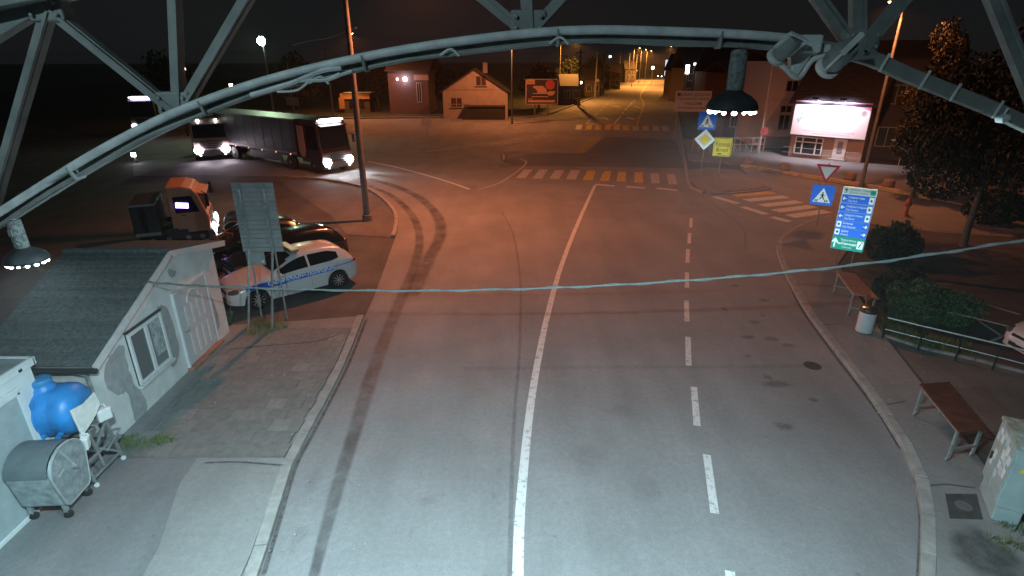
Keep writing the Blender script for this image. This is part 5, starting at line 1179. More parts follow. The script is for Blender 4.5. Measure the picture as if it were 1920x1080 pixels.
# electric cabinet with stuck-on notices
base = (8.33, 7.92); near = (7.93, 7.14)
dv = Vector((near[0] - base[0], near[1] - base[1], 0)); rz = math.atan2(dv.y, dv.x)
t = thing('electric_cabinet', 'grey electric cabinet covered in paper notices at the right edge', 'cabinet', (base[0], base[1], .108), rz)
Lc = dv.length; M_CAB = pm('cabinet_grey', (0.28, 0.345, 0.34), 0.55, var=0.12, scale=4, grime=0.2)
m = MB(); m.box((Lc / 2, .20, .14), (Lc - .05, .36, .28)); m.build('plinth', M_CAB, t, bevel=.02)
bd = MB().box((Lc / 2, .20, .86), (Lc, .40, 1.14)).build('housing', M_CAB, t, bevel=.012)
m = MB(); m.xz([(-.03, 1.44), (Lc + .03, 1.44), (Lc + .02, 1.50), (Lc * .5, 1.54), (-.02, 1.50)], -.03, .44); m.build('lid', pm('lid_dirty', (0.26, 0.27, 0.23), 0.8, var=0.4, scale=8, grime=0.5), t)
for k in (0, 1): MB().box((Lc * (.25 + .5 * k), -.008, .87), (Lc / 2 - .012, .016, 1.08)).build('door', M_CAB, bd, bevel=.006)
MB().box((.14, -.03, .80), (.04, .03, .14)).build('lock', M_DARK, bd)
rnd = random.Random(3)
pap = [pm('paper_%d' % i, c, 0.8, var=0.1, scale=14) for i, c in enumerate([(0.58, 0.60, 0.60), (0.46, 0.50, 0.52), (0.62, 0.60, 0.56), (0.38, 0.30, 0.24)])]
for k, (x, z, w, h, mi) in enumerate([(.16, 1.30, .12, .10, 0), (.10, 1.16, .10, .13, 1), (.28, 1.22, .11, .14, 0), (.36, 1.34, .12, .08, 1), (.50, 1.30, .10, .14, 1), (.60, 1.20, .13, .16, 0), (.26, 1.04, .14, .12, 3), (.22, .88, .10, .17, 0), (.52, 1.06, .13, .17, 0), (.66, 1.02, .10, .15, 1), (.76, 1.12, .12, .16, 0), (.50, .86, .10, .14, 0), (.62, .82, .09, .16, 1), (.74, .86, .10, .18, 0), (.46, .66, .10, .14, 1), (.16, .70, .09, .12, 0)]):
    MB().box((x, -.018, z), (w, .003, h), (0, rnd.uniform(-.06, .06), 0)).build('notice', pap[mi], bd)
MB().xz([(Lc + .001, 0), (Lc + .002, 0), (Lc + .002, .1)], 0, .1)
m = MB(); m.add([(Lc + .004, .10, 1.02), (Lc + .004, .20, 1.02), (Lc + .004, .15, 1.12)], [(0, 1, 2)]); m.build('warning_triangle', pm('warning_yellow', (0.62, 0.5, 0.05), 0.5), bd)
# pole with a small meter box right behind it, cut by the frame
b = G(1935, 985)
t = thing('meter_pole', 'pale pole with a small meter box beside the electric cabinet', 'pole', (b.x + .02, b.y, .1))
m = MB(); m.tube([(0, 0, 0), (0, 0, 5.5)], [.13, .11], 14); m.build('shaft', M_CAB, t, smooth=True)
mbx = MB().box((-.20, -.06, .42), (.20, .22, .26)).build('meter_box', M_CAB, t, bevel=.012); MB().box((-.22, -.172, .42), (.12, .006, .10)).build('label_plate', pap[0], mbx)
# low tube railing along the grass strip
t0 = G(1648, 640); pts = [G(1652, 640), G(1720, 658), G(1790, 676), G(1860, 694), G(1940, 716)]
t = thing('tube_railing', 'low bent tube railing along the grass strip by the hedge', 'railing', pts[0]); OO = pts[0]
for p in pts: MB().tube([(p.x, p.y, 0), (p.x, p.y, .72)], .022, 8).build('post', M_DARK, t, OO, smooth=True)
for z in (.72, .38): MB().tube([(p.x, p.y, z) for p in pts], .022 if z > .5 else .016, 8).build('rail', pm('rail_pale', (0.36, 0.38, 0.37), 0.45, 0.3), t, OO, smooth=True)
pts = [G(1655, 596), G(1730, 612), G(1810, 630), G(1930, 662)]; OO = pts[0]
t = thing('wire_fence', 'thin wire fence crossing before the round hedge', 'fence', OO)
for p in pts: MB().tube([(p.x, p.y, 0), (p.x, p.y, .6)], .015, 6).build('post', M_DARK, t, OO)
MB().tube([(p.x, p.y, .58) for p in pts], .010, 6).build('wire', pm('rail_pale', (0.36, 0.38, 0.37)), t, OO)
pts = [G(1656, 632), G(1700, 650), G(1790, 668), G(1930, 704)]
kerb('kerb_bed', pts, 0.10, 0.07, 1.2, 1)
# fire hydrant and bollards along the shop kerb
b = G(1697, 404)
t = thing('hydrant', 'orange-lit hydrant post standing in the side street', 'hydrant', (b.x, b.y, 0.0))
m = MB(); m.lathe([(.16, 0), (.16, .05), (.10, .07), (.10, .62), (.13, .64), (.13, .70), (.10, .80), (.04, .86), (.04, .92)], 18); m.build('barrel', pm('hydrant_red', (0.42, 0.13, 0.05), 0.5, var=0.2), t, smooth=True)
for s in (1, -1): m = MB(); m.lathe([(.06, 0), (.06, .12), (.07, .12), (.07, .16)], 12, (0, 0, .55), Euler((0, s * PI / 2, 0)).to_matrix()); m.build('outlet', pm('hydrant_red', (0.42, 0.13, 0.05)), t, smooth=True)
for k, (x, y2) in enumerate([(1404, 313), (1472, 325), (1596, 344), (1668, 358)]):
    b = G(x, y2); t = thing('bollard', ['squat round bollard at the left end of the yellow shop kerb', 'second round bollard along the yellow shop kerb', 'third round bollard along the yellow shop kerb, near the lamp post', 'round bollard on the yellow shop kerb nearest the hydrant'][k], 'bollard', (b.x, b.y + .25, .11), 0, 'bollards along the shop kerb')
    m = MB(); m.lathe([(.30, 0), (.33, .05), (.33, .40), (.28, .50), (.12, .56)], 20); m.build('drum', pm('bollard_concrete', (0.22, 0.18, 0.14), 0.85, var=0.2, grime=0.4), t, smooth=True); m = MB(); m.lathe([(.335, .20), (.335, .30)], 20); m.build('band', pm('bollard_band', (0.35, 0.2, 0.1), 0.7), t)

# ================================================================== buildings on the right
def box_between(p, q, z0, z1, depth):             # facade from p to q, body going back from it
    d = (q - p); d.z = 0; d.normalize(); nb = Vector((-d.y, d.x, 0))
    m = MB(); m.xy([p, q, q + nb * depth, p + nb * depth], z0, z1); return m, d, nb
def facade(name, label, pa, pb, h, depth, mat, wins, roof_h=2.0, roofmat=None, extra=None, cat='house', group=None, winmat=None, over=.3, frame=None):
    """pa, pb ground points of the front (left, right as seen); wins = (x0, x1, z0, z1) along the front; local x along it, -y outwards"""
    d = pb - pa; L = Vector((d.x, d.y)).length; rz = math.atan2(d.y, d.x)
    t = thing(name, label, cat, (pa.x, pa.y, 0), rz, group)
    MB().box((L / 2, depth / 2, h / 2), (L, depth, h)).build('wall', mat, t)
    if roof_h > 0:
        m = MB(); o = over; pr = [(-o, h), (depth / 2, h + roof_h), (depth + o, h), (depth + o, h + .12), (depth / 2, h + roof_h + .14), (-o, h + .12)]
        n = 6; m.add([(-o, y2, z) for y2, z in pr] + [(L + o, y2, z) for y2, z in pr], [tuple(reversed(range(n))), tuple(range(n, 2 * n))] + [(i, (i + 1) % n, (i + 1) % n + n, i + n) for i in range(n)]); m.build('roof', roofmat or M_ROOF, t)
    for (x0, x1, z0, z1) in wins:
        w = MB().box(((x0 + x1) / 2, -.01, (z0 + z1) / 2), (x1 - x0, .04, z1 - z0)).build('window', winmat or M_GLASS, t)
        fm = frame or pm('frame_pale', (0.45, 0.44, 0.43), 0.6)
        for c, s in (((x0, 0), (.08, z1 - z0 + .08)), ((x1, 0), (.08, z1 - z0 + .08)), (((x0 + x1) / 2, 0), (.06, z1 - z0))): MB().box((c[0], -.04, (z0 + z1) / 2), (s[0], .05, s[1])).build('frame', fm, w)
        for zz in (z0, z1): MB().box(((x0 + x1) / 2, -.042, zz), (x1 - x0 - .08, .045, .07)).build('frame', fm, w)
    return t, L
M_ROOF = pm('dark_roof', (0.045, 0.042, 0.045), 0.85, var=0.3, scale=3)
# shop with the glaring billboard
pa, pb = G(1477, 293), G(1612, 307)
t, L = facade('shop_building', 'shop with peach front wall, white door and dark tiled roof', pa, pb, 4.0, 8.0, pm('peach_wall', (0.36, 0.24, 0.18), 0.85, var=0.1), [], 0)
MB().box((L * .27, -.03, .95), (L * .40, .06, 1.30)).build('window', M_GLASS, t)
wf = pm('shop_white', (0.66, 0.66, 0.66), 0.5, var=0.05)
for x in (.08, .18, .37, .46): MB().box((L * x, -.07, .95), (.09, .05, 1.30)).build('window_frame', wf, t)
for z in (.32, 1.22, 1.58): MB().box((L * .27, -.075, z), (L * .40, .05, .08)).build('window_frame', wf, t)
dr = MB().box((L * .70, -.05, .85), (.85, .06, 1.62)).build('door', wf, t, bevel=.01)
MB().box((L * .70, -.085, 1.05), (.36, .02, .9)).build('door_pane', pm('door_pane', (0.22, 0.23, 0.25), 0.3), dr)
m = MB(); m.tube([(L * .70 + .22 * math.cos(a), -.09, 1.28 + .22 * math.sin(a)) for a in [PI * k / 8 for k in range(9)]], .02, 6); m.build('door_arch', wf, dr)
MB().box((L * .70, -.25, .12), (1.2, .5, .14)).build('step', M_KERB, t)
for z in (.35, .75): MB().tube([(-.2, -.9, z + .1), (L + .1, -.9, z + .1)], .02, 6).build('hand_rail', M_STEEL, t)
m = MB(); ez, ry, rzz = 4.0, 4.4, 7.6
m.add([(-.5, -.35, ez), (L + .5, -.35, ez), (L + .5, ry, rzz), (-.5, ry, rzz), (-.5, -.35, ez + .12), (L + .5, -.35, ez + .12), (L + .5, ry, rzz + .12), (-.5, ry, rzz + .12), (-.5, 8.2, ez), (L + .5, 8.2, ez)], [(0, 1, 2, 3), (4, 7, 6, 5), (0, 4, 5, 1), (0, 3, 7, 4), (1, 5, 6, 2), (3, 8, 9, 2), (7, 6, 9, 8), (0, 8, 3), (1, 2, 9)])
rf = m.build('roof', M_ROOF, t)
dlt = Vector((0, ry + .35, rzz - ez)); Lr = dlt.length
for k in range(18):
    s0 = k / 18; p = Vector((0, -.35, ez + .12)) + dlt * s0; m = MB(); m.bar((-.5, p.y, p.z + .03), (L + .5, p.y, p.z + .03), .30, .05, up=(0, -dlt.z, dlt.y)); m.build('tile_row', pm('roof_slate', (0.04, 0.04, 0.055), 0.7, var=0.3, scale=3), rf)
bz0, bz1 = 1.75, 4.25
u = Vector((pb.x - pa.x, pb.y - pa.y, 0)).normalized(); back = Vector((-u.y, u.x, 0)); bo = pa - back * .35
t = thing('lit_billboard', 'glaring white floodlit billboard on the front of the shop', 'billboard', (bo.x, bo.y, 0), math.atan2(u.y, u.x))
MB().box((L / 2, .06, (bz0 + bz1) / 2), (L + .05, .10, bz1 - bz0)).build('panel', pm('poster_white', (0.80, 0.76, 0.80), 0.6, var=0.03), t, bevel=.01)
plate('poster_edge', [(0, bz1 - .02), (L, bz1 - .02), (L, bz1 - .5), (L * .75, bz1 - .22), (L * .3, bz1 - .05), (.2, bz1 - .12), (0, bz1 - .3)], .004, pm('poster_pink', (0.60, 0.25, 0.40), 0.6), t)
plate('poster_leaf', [(.25, 2.9), (.45, 3.35), (.4, 3.8), (.62, 3.5), (.78, 3.3), (.7, 2.95), (.55, 2.8), (.42, 2.62)], .003, pm('poster_green', (0.35, 0.50, 0.46), 0.6, var=0.3, scale=4), t)
m = MB(); m.lathe([(.22, 0), (.22, .004), (.16, .004), (.16, 0)], 24, (L * .92, .006, 3.55), Euler((PI / 2, 0, 0)).to_matrix()); m.build('poster_ring', pm('poster_grey', (0.55, 0.52, 0.58), 0.6), t)
plate('poster_text', rrect(L * .7, .10, .02, L * .52, 2.12), .003, pm('poster_pale', (0.66, 0.62, 0.68), 0.6), t); plate('poster_text', rrect(L * .5, .07, .02, L * .55, 1.95), .003, pm('poster_pale', (0.66, 0.62, 0.68)), t)
for k, x in enumerate((.30, .66)):
    MB().tube([(L * x, .1, bz1), (L * x, -.25, bz1 + .28), (L * x, -.75, bz1 + .30)], .025, 6).build('lamp_arm', M_STEEL, t, smooth=True)
    hd2 = MB().box((L * x, -.80, bz1 + .26), (.42, .16, .10), (R(30), 0, 0)).build('lamp_head', M_DARK, t, bevel=.02)
    light('SPOT', 'billboard_light', (L * x, -.80, bz1 + .18), 750, (1.0, .90, 1.0), t, .12, spot=150, blend=.5, aim=(L * x, .3, 2.4))
# pale two-storey building left of it
pa, pb = AT(1424, 276, 50), AT(1481, 276, 50)
pa.z = pb.z = 0
t, L = facade('pale_building', 'pale two-storey building with white windows left of the lit billboard', pa, pb, 7.0, 7, pm('lilac_wall', (0.58, 0.56, 0.58), 0.85, var=0.08), [(1.25, 2.2, 1.5, 2.75), (1.25, 2.2, 2.95, 3.5), (1.4, 2.4, 4.65, 5.5)], .8)
MB().box((L / 2, -.03, .5), (L, .06, .9)).build('plinth', pm('plinth_grey', (0.20, 0.2, 0.2), 0.9), t)
MB().box((L / 2, -.05, 4.0), (L, .08, .12)).build('string_course', pm('lilac_trim', (0.5, 0.47, 0.48), 0.8), t)
pa, pb = AT(1352, 268, 56), AT(1424, 274, 56); pa.z = pb.z = 0
facade('red_building', 'dark red-brown building between the welcome board and the pale building', pa, pb, 5.9, 7, pm('red_wall', (0.09, 0.03, 0.03), 0.85, var=0.12), [(.6, 1.4, 1.1, 2.5), (2.2, 3.2, .3, 2.5)], 1.0, cat='house')
# dark building on the far right with dim windows
pa, pb = AT(1622, 310, 44), AT(1720, 318, 43); pa.z = pb.z = 0
t, L = facade('dark_house', 'dark building with dimly lit windows behind the lamp post and tree', pa, pb, 7.2, 8, pm('dark_wall', (0.10, 0.095, 0.10), 0.9, var=0.15), [(.4, 1.5, 4.1, 5.4), (.3, 1.6, 1.0, 2.4), (2.2, 3.2, 4.1, 5.3), (2.2, 3.2, 1.0, 2.4)], 1.2, winmat=pm('dim_window', (0.06, 0.09, 0.09), 0.3))
m = MB(); m.ell((.55, -.08, 5.15), (.10, .04, .10)); m.build('window_lamp', em('teal_lamp', (0.7, 1.0, 0.95), 5), t)
pa, pb = AT(1665, 290, 40.5), AT(1720, 300, 38); pa.z = pb.z = 0
t = thing('awning', 'sloping pale awning at the foot of the dark building by the tree', 'awning', pa)
m = MB(); m.add([(0, 0, 1.9), (2.2, -1, 1.9), (2.6, -1.9, 1.25), (.3, -.9, 1.25), (0, 0, 1.94), (2.2, -1, 1.94), (2.6, -1.9, 1.29), (.3, -.9, 1.29)], [(0, 1, 2, 3), (7, 6, 5, 4), (0, 4, 5, 1), (1, 5, 6, 2), (2, 6, 7, 3), (3, 7, 4, 0)]); m.build('canvas', pm('canvas', (0.22, 0.20, 0.20), 0.9), t)
for x, y2 in ((.35, -.85), (2.5, -1.8)): MB().tube([(x, y2, 0), (x, y2, 1.26)], .03, 6).build('post', M_STEEL, t)
# welcome board, white pole with red round sign, white pedestrian railing
c = AT(1299, 190, 55)
t = thing('welcome_board', 'wide white board with rows of dark lettering beyond the crossing sign', 'sign board', (c.x, c.y, 0), R(-8))
p = MB().box((0, 0, c.z), (3.25, .05, 1.85)).build('panel', pm('board_white', (0.72, 0.72, 0.72), 0.7, var=0.05), t, bevel=.01)
for x in (-1.3, 1.3): MB().tube([(x, .08, 0), (x, .08, c.z + .8)], .05, 8).build('post', M_STEEL, t)
bk = pm('board_letters', (0.16, 0.14, 0.15), 0.8)
for s, z, sz in (('ДОБРО ДОШЛИ', .58, .36), ('У РЕПУБЛИКУ СРПСКУ', .20, .27), ('WELCOME', -.22, .32), ('TO REPUBLIC OF SRPSKA', -.60, .24)): text(s, sz, bk, p, (.08, -.028, c.z + z), align='CENTER', bold=.004)
m = MB(); m.lathe([(.16, 0), (.16, .004)], 16, (-1.32, -.026, c.z + .6), Euler((PI / 2, 0, 0)).to_matrix()); m.build('emblem', bk, p)
b = AT(1424, 272, 46); 
t = thing('white_pole', 'slim white pole with a small round red sign before the pale building', 'pole', (b.x, b.y, .1))
m = MB(); m.tube([(0, 0, 0), (0, 0, 8.0)], [.09, .06], 10); m.build('shaft', pm('pole_white', (0.45, 0.42, 0.40), 0.5, var=0.1), t, smooth=True)
m = MB(); m.lathe([(.32, 0), (.32, .02)], 20, (.15, -.08, 1.75), Euler((PI / 2, 0, 0)).to_matrix()); m.build('round_sign', pm('round_red', (0.36, 0.07, 0.06), 0.6), t)
pts = [AT(x, y2, 47) for x, y2 in ((1300, 262), (1345, 266), (1390, 270), (1432, 275))]
t = thing('pedestrian_railing', 'white pedestrian railing along the pavement under the welcome board', 'railing', (pts[0].x, pts[0].y, 0.1)); OO = (pts[0].x, pts[0].y, 0)
M_RAIL = pm('railing_white', (0.42, 0.42, 0.42), 0.5)
for k in range(13):
    q = pts[0].lerp(pts[3], k / 12); MB().tube([(q.x, q.y, .0), (q.x, q.y, 1.1)], .035, 6).build('post', M_RAIL, t, OO)
for z in (1.1, .6): MB().tube([(p.x, p.y, z) for p in pts], .03, 6).build('rail', M_RAIL, t, OO)
for k in range(6):
    q0 = pts[0].lerp(pts[3], k / 6); q1 = pts[0].lerp(pts[3], (k + .8) / 6); MB().tube([(q0.x, q0.y, 1.08), (q1.x, q1.y, .12)], .02, 6).build('brace', M_RAIL, t, OO)
# ================================================================== far side of the junction
def gable_house(label, px0, px1, base_y, eave_y, apex, dist, mat, group='houses across the junction', wins=()):
    p0, p1 = AT(px0, base_y, dist), AT(px1, base_y, dist); ev = AT(px0, eave_y, dist).z; ap = AT(apex[0], apex[1], dist)
    t = thing('gabled_house', label, 'house', (p0.x, p0.y, 0), 0, group); L = p1.x - p0.x; D = 8; xa = ap.x - p0.x
    m = MB(); pr = [(0, 0), (L, 0), (L, ev), (xa, ap.z), (0, ev)]; m.xz(pr, 0, D); m.build('wall', mat, t)
    for a, b2 in (((-.35, ev - .25), (xa, ap.z + .05)), ((xa, ap.z + .05), (L + .35, ev - .25))):
        m = MB(); m.xz([a, b2, (b2[0], b2[1] + .18), (a[0], a[1] + .18)], -.35, D + .2); m.build('roof', M_ROOF, t)
    for (x0, y0, x1, y1) in wins:
        a = AT(x0, y0, dist); b2 = AT(x1, y1, dist)
        w = MB().box(((a.x + b2.x) / 2 - p0.x, 0, (a.z + b2.z) / 2), (b2.x - a.x, .10, a.z - b2.z)).build('window', pm('brown_pane', (0.07, 0.04, 0.03), 0.4), t)
        MB().box(((a.x + b2.x) / 2 - p0.x, -.06, (a.z + b2.z) / 2), (.08, .04, a.z - b2.z)).build('mullion', mat, w)
        MB().box(((a.x + b2.x) / 2 - p0.x, -.10, b2.z - .06), (b2.x - a.x + .3, .2, .08)).build('sill', mat, w)
    MB().box((xa + 1.2, 3.0, ap.z + .2), (.6, .6, 1.3)).build('chimney', mat, t); MB().tube([(L + .05, -.1, ev - .1), (L + .05, -.1, .1)], .05, 6).build('downpipe', M_DARK, t)
    return t
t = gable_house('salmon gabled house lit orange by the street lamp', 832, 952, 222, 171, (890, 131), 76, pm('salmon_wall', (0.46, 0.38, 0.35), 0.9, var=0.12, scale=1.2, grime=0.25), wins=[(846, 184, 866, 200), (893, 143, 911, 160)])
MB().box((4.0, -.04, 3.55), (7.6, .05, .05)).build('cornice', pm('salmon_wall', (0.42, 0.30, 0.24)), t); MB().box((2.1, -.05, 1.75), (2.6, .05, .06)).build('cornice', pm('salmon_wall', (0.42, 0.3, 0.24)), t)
p0, p1 = AT(866, 222, 74), AT(946, 222, 74)
t = thing('dark_garage', 'low dark shed with sloping left side before the salmon house', 'shed', (p0.x, p0.y, 0)); L = p1.x - p0.x
m = MB(); m.xz([(0, 0), (L, 0), (L, 1.55), (.8, 1.5)], 0, 1.6); m.build('wall', pm('shed_dark', (0.035, 0.032, 0.025), 0.9, var=0.2), t); MB().box((L / 2 + .2, .8, 1.62), (L - .2, 1.9, .1)).build('roof', M_ROOF, t)
for k in range(8): MB().box((1.3 + k * (L - 1.6) / 8, -.03, .75), (.05, .04, 1.4)).build('board_gap', M_BLACK, t)
# inn with two coloured lamps
pa, pb = AT(733, 222, 82), AT(806, 222, 82); pa.z = pb.z = 0
t, L = facade('dim_inn', 'dim pinkish building with red and white lamps high on its wall', pa, pb, 5.6, 8, pm('inn_wall', (0.11, 0.07, 0.07), 0.9, var=0.08), [(3.9, 4.5, 1.6, 4.1)], 1.4, cat='house', group='houses across the junction')
MB().box((4.6, -.06, 4.8), (2.0, .08, .7)).build('fascia', pm('inn_fascia', (0.34, 0.25, 0.22), 0.9), t)
for x, z, r, c, s, pw in ((1.35, 4.6, .16, (1.0, .45, .5), 12, 22), (2.4, 4.6, .28, (.95, .88, 1.0), 22, 90)):
    m = MB(); m.ell((x, -.25, z), (r, .12, r), 12, 8); m.build('wall_lamp', em('inn_lamp_%d' % pw, c, s), t, smooth=True); light('POINT', 'inn_light', (x, -.8, z), pw, c, t, .15)
pa, pb = AT(640, 216, 84), AT(697, 216, 84); pa.z = pb.z = 0
t = thing('fuel_kiosk', 'orange kiosk with thin flat roof behind the thick lamp post', 'kiosk', (pa.x, pa.y, 0)); L = pb.x - pa.x
MB().box((L * .5, 1.5, .85), (L * .9, 2.4, 1.7)).build('wall', pm('kiosk_dark', (0.07, 0.055, 0.045), 0.9), t)
fo = pm('kiosk_orange', (0.42, 0.20, 0.06), 0.7, var=0.15)
MB().box((L * .5, .1, 2.25), (L * .95, .3, .75)).build('fascia', fo, t); MB().box((.25, .1, 1.3), (.75, .35, 1.5)).build('pillar', fo, t); MB().box((L * .62, .8, 2.75), (L * .9, 2.6, .1)).build('roof', M_STEEL, t)
for k in range(3): MB().box((L * (.35 + .18 * k), .12, 1.2), (.5, .06, .9)).build('window', M_GLASS, t)
light('POINT', 'kiosk_light', (L * .4, -1.8, 3.2), 160, (1, .5, .2), t, .2)
c = AT(548, 190, 66)
t = thing('small_square_sign', 'small pinkish square sign on a tall pole behind the dark trailer', 'sign', (c.x, c.y, 0)); MB().tube([(0, .05, 0), (0, .05, 7.0)], [.09, .06], 8).build('post', M_POLE, t); MB().box((0, 0, c.z), (1.3, .05, .9)).build('panel', pm('pink_sign', (0.34, 0.22, 0.2), 0.7), t, bevel=.02)
c = AT(623, 200, 72)
t = thing('yard_pole', 'thin dark pole behind the cab of the red lorry', 'pole', (c.x, c.y, 0)); MB().tube([(0, 0, 0), (0, 0, 8.5)], [.12, .08], 8).build('shaft', M_POLE, t); MB().box((0, 0, 8.3), (1.2, .1, .1)).build('crossarm', M_POLE, t)
# orange advertising billboard
c0, c1 = AT(985, 195, 79), AT(1047, 148, 79)
t = thing('orange_billboard', 'advertising billboard with a red disc and orange bars across the junction', 'billboard', (c0.x, 79, 0)); Wb = c1.x - c0.x; zb0, zb1 = c0.z, c1.z
def bb(x0, y0, x1, y1, mat, nm, off): a = AT(x0, y0, 79); b2 = AT(x1, y1, 79); return plate(nm, [(a.x - c0.x, a.z), (b2.x - c0.x, a.z), (b2.x - c0.x, b2.z), (a.x - c0.x, b2.z)], -off, mat, t)
MB().box((Wb / 2, .08, (zb0 + zb1) / 2), (Wb, .12, zb1 - zb0)).build('panel', pm('bb_purple', (0.055, 0.04, 0.06), 0.8), t)
bo_ = pm('bb_orange', (0.62, 0.36, 0.24), 0.7, var=0.06); bt = pm('bb_frame', (0.5, 0.42, 0.44), 0.7)
for a in ((985, 196, 987.5, 148), (1044.5, 196, 1047, 148), (985, 149.5, 1047, 148), (985, 196, 1047, 194.5)): bb(*a, bt, 'frame', .01)
bb(985.5, 158, 1003, 149.5, bo_, 'logo_box', .02); bb(988, 155.5, 1001, 152.5, pm('bb_amber', (0.55, 0.25, 0.05), 0.7), 'logo_text', .03); bb(990, 192, 1040.5, 187.5, bo_, 'text_bar', .02); bb(997, 182, 1028, 180.5, bo_, 'text_line', .02); bb(990, 186, 999, 184.8, bo_, 'text_line', .02); bb(999, 176, 1026, 174.5, bt, 'text_line', .02)
def bbp(pts, mat, nm, off): plate(nm, [(AT(x, y2, 79).x - c0.x, AT(x, y2, 79).z) for x, y2 in pts], -off, mat, t)
bbp([(999, 164), (1001, 161), (1018, 161), (1025, 168), (1025, 176), (1008, 176), (1007, 170), (1003, 166)], bo_, 'van_picture', .022); bbp([(1025, 174), (1030, 171), (1041, 171), (1040, 175), (1036, 179), (1028, 179)], bo_, 'arrow_picture', .024)
m = MB(); cc = AT(1031.5, 159, 79); m.lathe([(.62, 0), (.62, .004)], 24, (cc.x - c0.x, -.022, cc.z), Euler((PI / 2, 0, 0)).to_matrix()); m.build('red_disc', pm('bb_red', (0.55, 0.10, 0.06), 0.7), t)
for x in (.3, .7): MB().tube([(Wb * x, .15, 0), (Wb * x, .15, zb0 + .2)], .10, 8).build('post', M_POLE, t)
# utility poles down the far road
for k, (x, yb, yt, dist) in enumerate([(1085, 190, 95, 95), (1116, 175, 100, 118), (1131, 170, 96, 128), (1159, 160, 98, 160), (1177, 152, 99, 190), (1191, 148, 101, 215)]):
    p = AT(x, yb, dist); q = AT(x, yt, dist)
    t = thing('utility_pole', ['nearest utility pole left of the far road', 'second utility pole left of the far road', 'third utility pole left of the far road', 'fourth utility pole left of the far road', 'fifth utility pole left of the far road', 'farthest utility pole left of the far road'][k], 'pole', (p.x, p.y, 0), 0, 'utility poles along the far road')
    MB().tube([(0, 0, 0), (0, 0, max(8.5, q.z))], [.20, .13], 8).build('shaft', M_CPOLE, t, smooth=True); MB().box((0, 0, max(8.5, q.z) - .4), (1.4, .12, .12)).build('crossarm', M_CPOLE, t)
    m = MB(); m.lathe([(.30, 0), (.30, .02)], 14, (.3, -.2, 3.2), Euler((PI / 2, 0, 0)).to_matrix()); m.build('small_sign', S_BACK, t)
# dark houses lining the far road
for k, (px0, px1, dist, h, nm) in enumerate([(1052, 1082, 100, 4.6, 'dark low house left of the far road, nearest the billboard'), (1094, 1126, 122, 5.2, 'dark house behind the second utility pole'), (1136, 1160, 150, 6.0, 'dark house with a reddish sign on the left of the far road'), (1168, 1186, 195, 6.5, 'small dark house near the far end of the road')]):
    pa, pb = AT(px0, 200, dist), AT(px1, 200, dist); pa.z = pb.z = 0
    t, L = facade('roadside_house', nm, pa, pb, h * .62, 7, pm('far_wall', (0.10, 0.075, 0.07), 0.9, var=0.15), [(L0, L0 + .9, 1.0, 2.2) for L0 in (.5, 2.0)], h * .38, cat='house', group='dark houses along the far road')
c = AT(1145, 138, 145)
t = thing('red_sign', 'reddish sign band over the left side of the far road', 'sign', (c.x, c.y, 0)); MB().box((0, 0, c.z), (2.8, .1, .75)).build('panel', pm('red_band', (0.40, 0.14, 0.12), 0.7), t); MB().tube([(0, .1, 0), (0, .1, c.z)], .08, 8).build('post', M_POLE, t)
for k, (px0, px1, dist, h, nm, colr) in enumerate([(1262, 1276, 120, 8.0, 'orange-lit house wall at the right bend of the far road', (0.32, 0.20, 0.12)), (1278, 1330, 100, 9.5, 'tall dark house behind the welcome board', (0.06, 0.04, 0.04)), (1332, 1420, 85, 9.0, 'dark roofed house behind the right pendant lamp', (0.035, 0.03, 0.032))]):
    pa, pb = AT(px0, 200, dist), AT(px1, 200, dist); pa.z = pb.z = 0
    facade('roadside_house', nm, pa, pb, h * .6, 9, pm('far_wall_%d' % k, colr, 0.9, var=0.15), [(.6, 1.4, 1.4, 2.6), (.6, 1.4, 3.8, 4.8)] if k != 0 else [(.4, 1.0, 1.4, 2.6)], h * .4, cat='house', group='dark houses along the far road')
for x, y2, dist, w, h, c, s, lab in [(1289, 130, 96, .55, 1.3, (1, .97, .9), 16, 'small upright lit sign on the right of the far road'), (1250, 127, 190, 1.0, 4.6, (.35, .55, .9), 1.2, 'bluish upright light panel at the far end of the road'), (1144, 106, 150, .5, .5, (.8, .9, .85), 6, 'tiny pale lamp high over the left of the far road'), (1089, 155, 98, .4, .4, (1, .9, .75), 10, 'tiny warm lamp low on the nearest dark house'), (1126, 58, 140, .6, .4, (.9, .95, 1), 4, 'tiny white light just above the gantry chord'), (1303, 120, 95, .4, .4, (.8, .85, .8), 2, 'tiny dim lamp right of the upright lit sign'), (343, 127, 62, .42, .42, (1, .62, .32), 26, 'small orange yard lamp seen past the gantry upright on the left'), (433, 160, 72, .36, .36, (1, .7, .5), 20, 'small warm lamp over the lorry yard, left of the green floodlight'), (380, 187, 56, .3, .3, (1, .6, .45), 18, 'low reddish lamp just above the second lorry'), (250, 290, 42, .28, .28, (.85, .85, 1.0), 22, 'lone white lamp at the far left edge of the yard'), (1224, 127, 175, .7, .7, (.9, .93, 1), 14, 'pale glowing lamp left of the oncoming headlights')]:
    c0 = AT(x, y2, dist); t = thing('lit_sign' if h > 1 else 'small_lamp', lab, 'sign' if h > 1 else 'lamp', (c0.x, c0.y, 0))
    MB().box((0, 0, c0.z), (w, .15, h)).build('glowing_panel', em('glow_%d_%d' % (x, y2), c, s), t, bevel=.03); MB().tube([(0, .12, 0), (0, .12, c0.z + h / 2)], .06, 6).build('post', M_POLE, t)
for k in range(4):
    p = G(1262 + k * 2.5, 158 + k * 8); t = thing('verge_reflector', ['farthest', 'third', 'second', 'nearest'][k] + ' white verge post on the right of the far road', 'verge post', (p.x + .8, p.y, .1), 0, 'verge posts on the far road')
    MB().box((0, 0, .5), (.12, .10, 1.0)).build('post', M_WHITE, t, bevel=.02); MB().box((0, -.053, .8), (.11, .01, .16)).build('band', S_BLK, t)

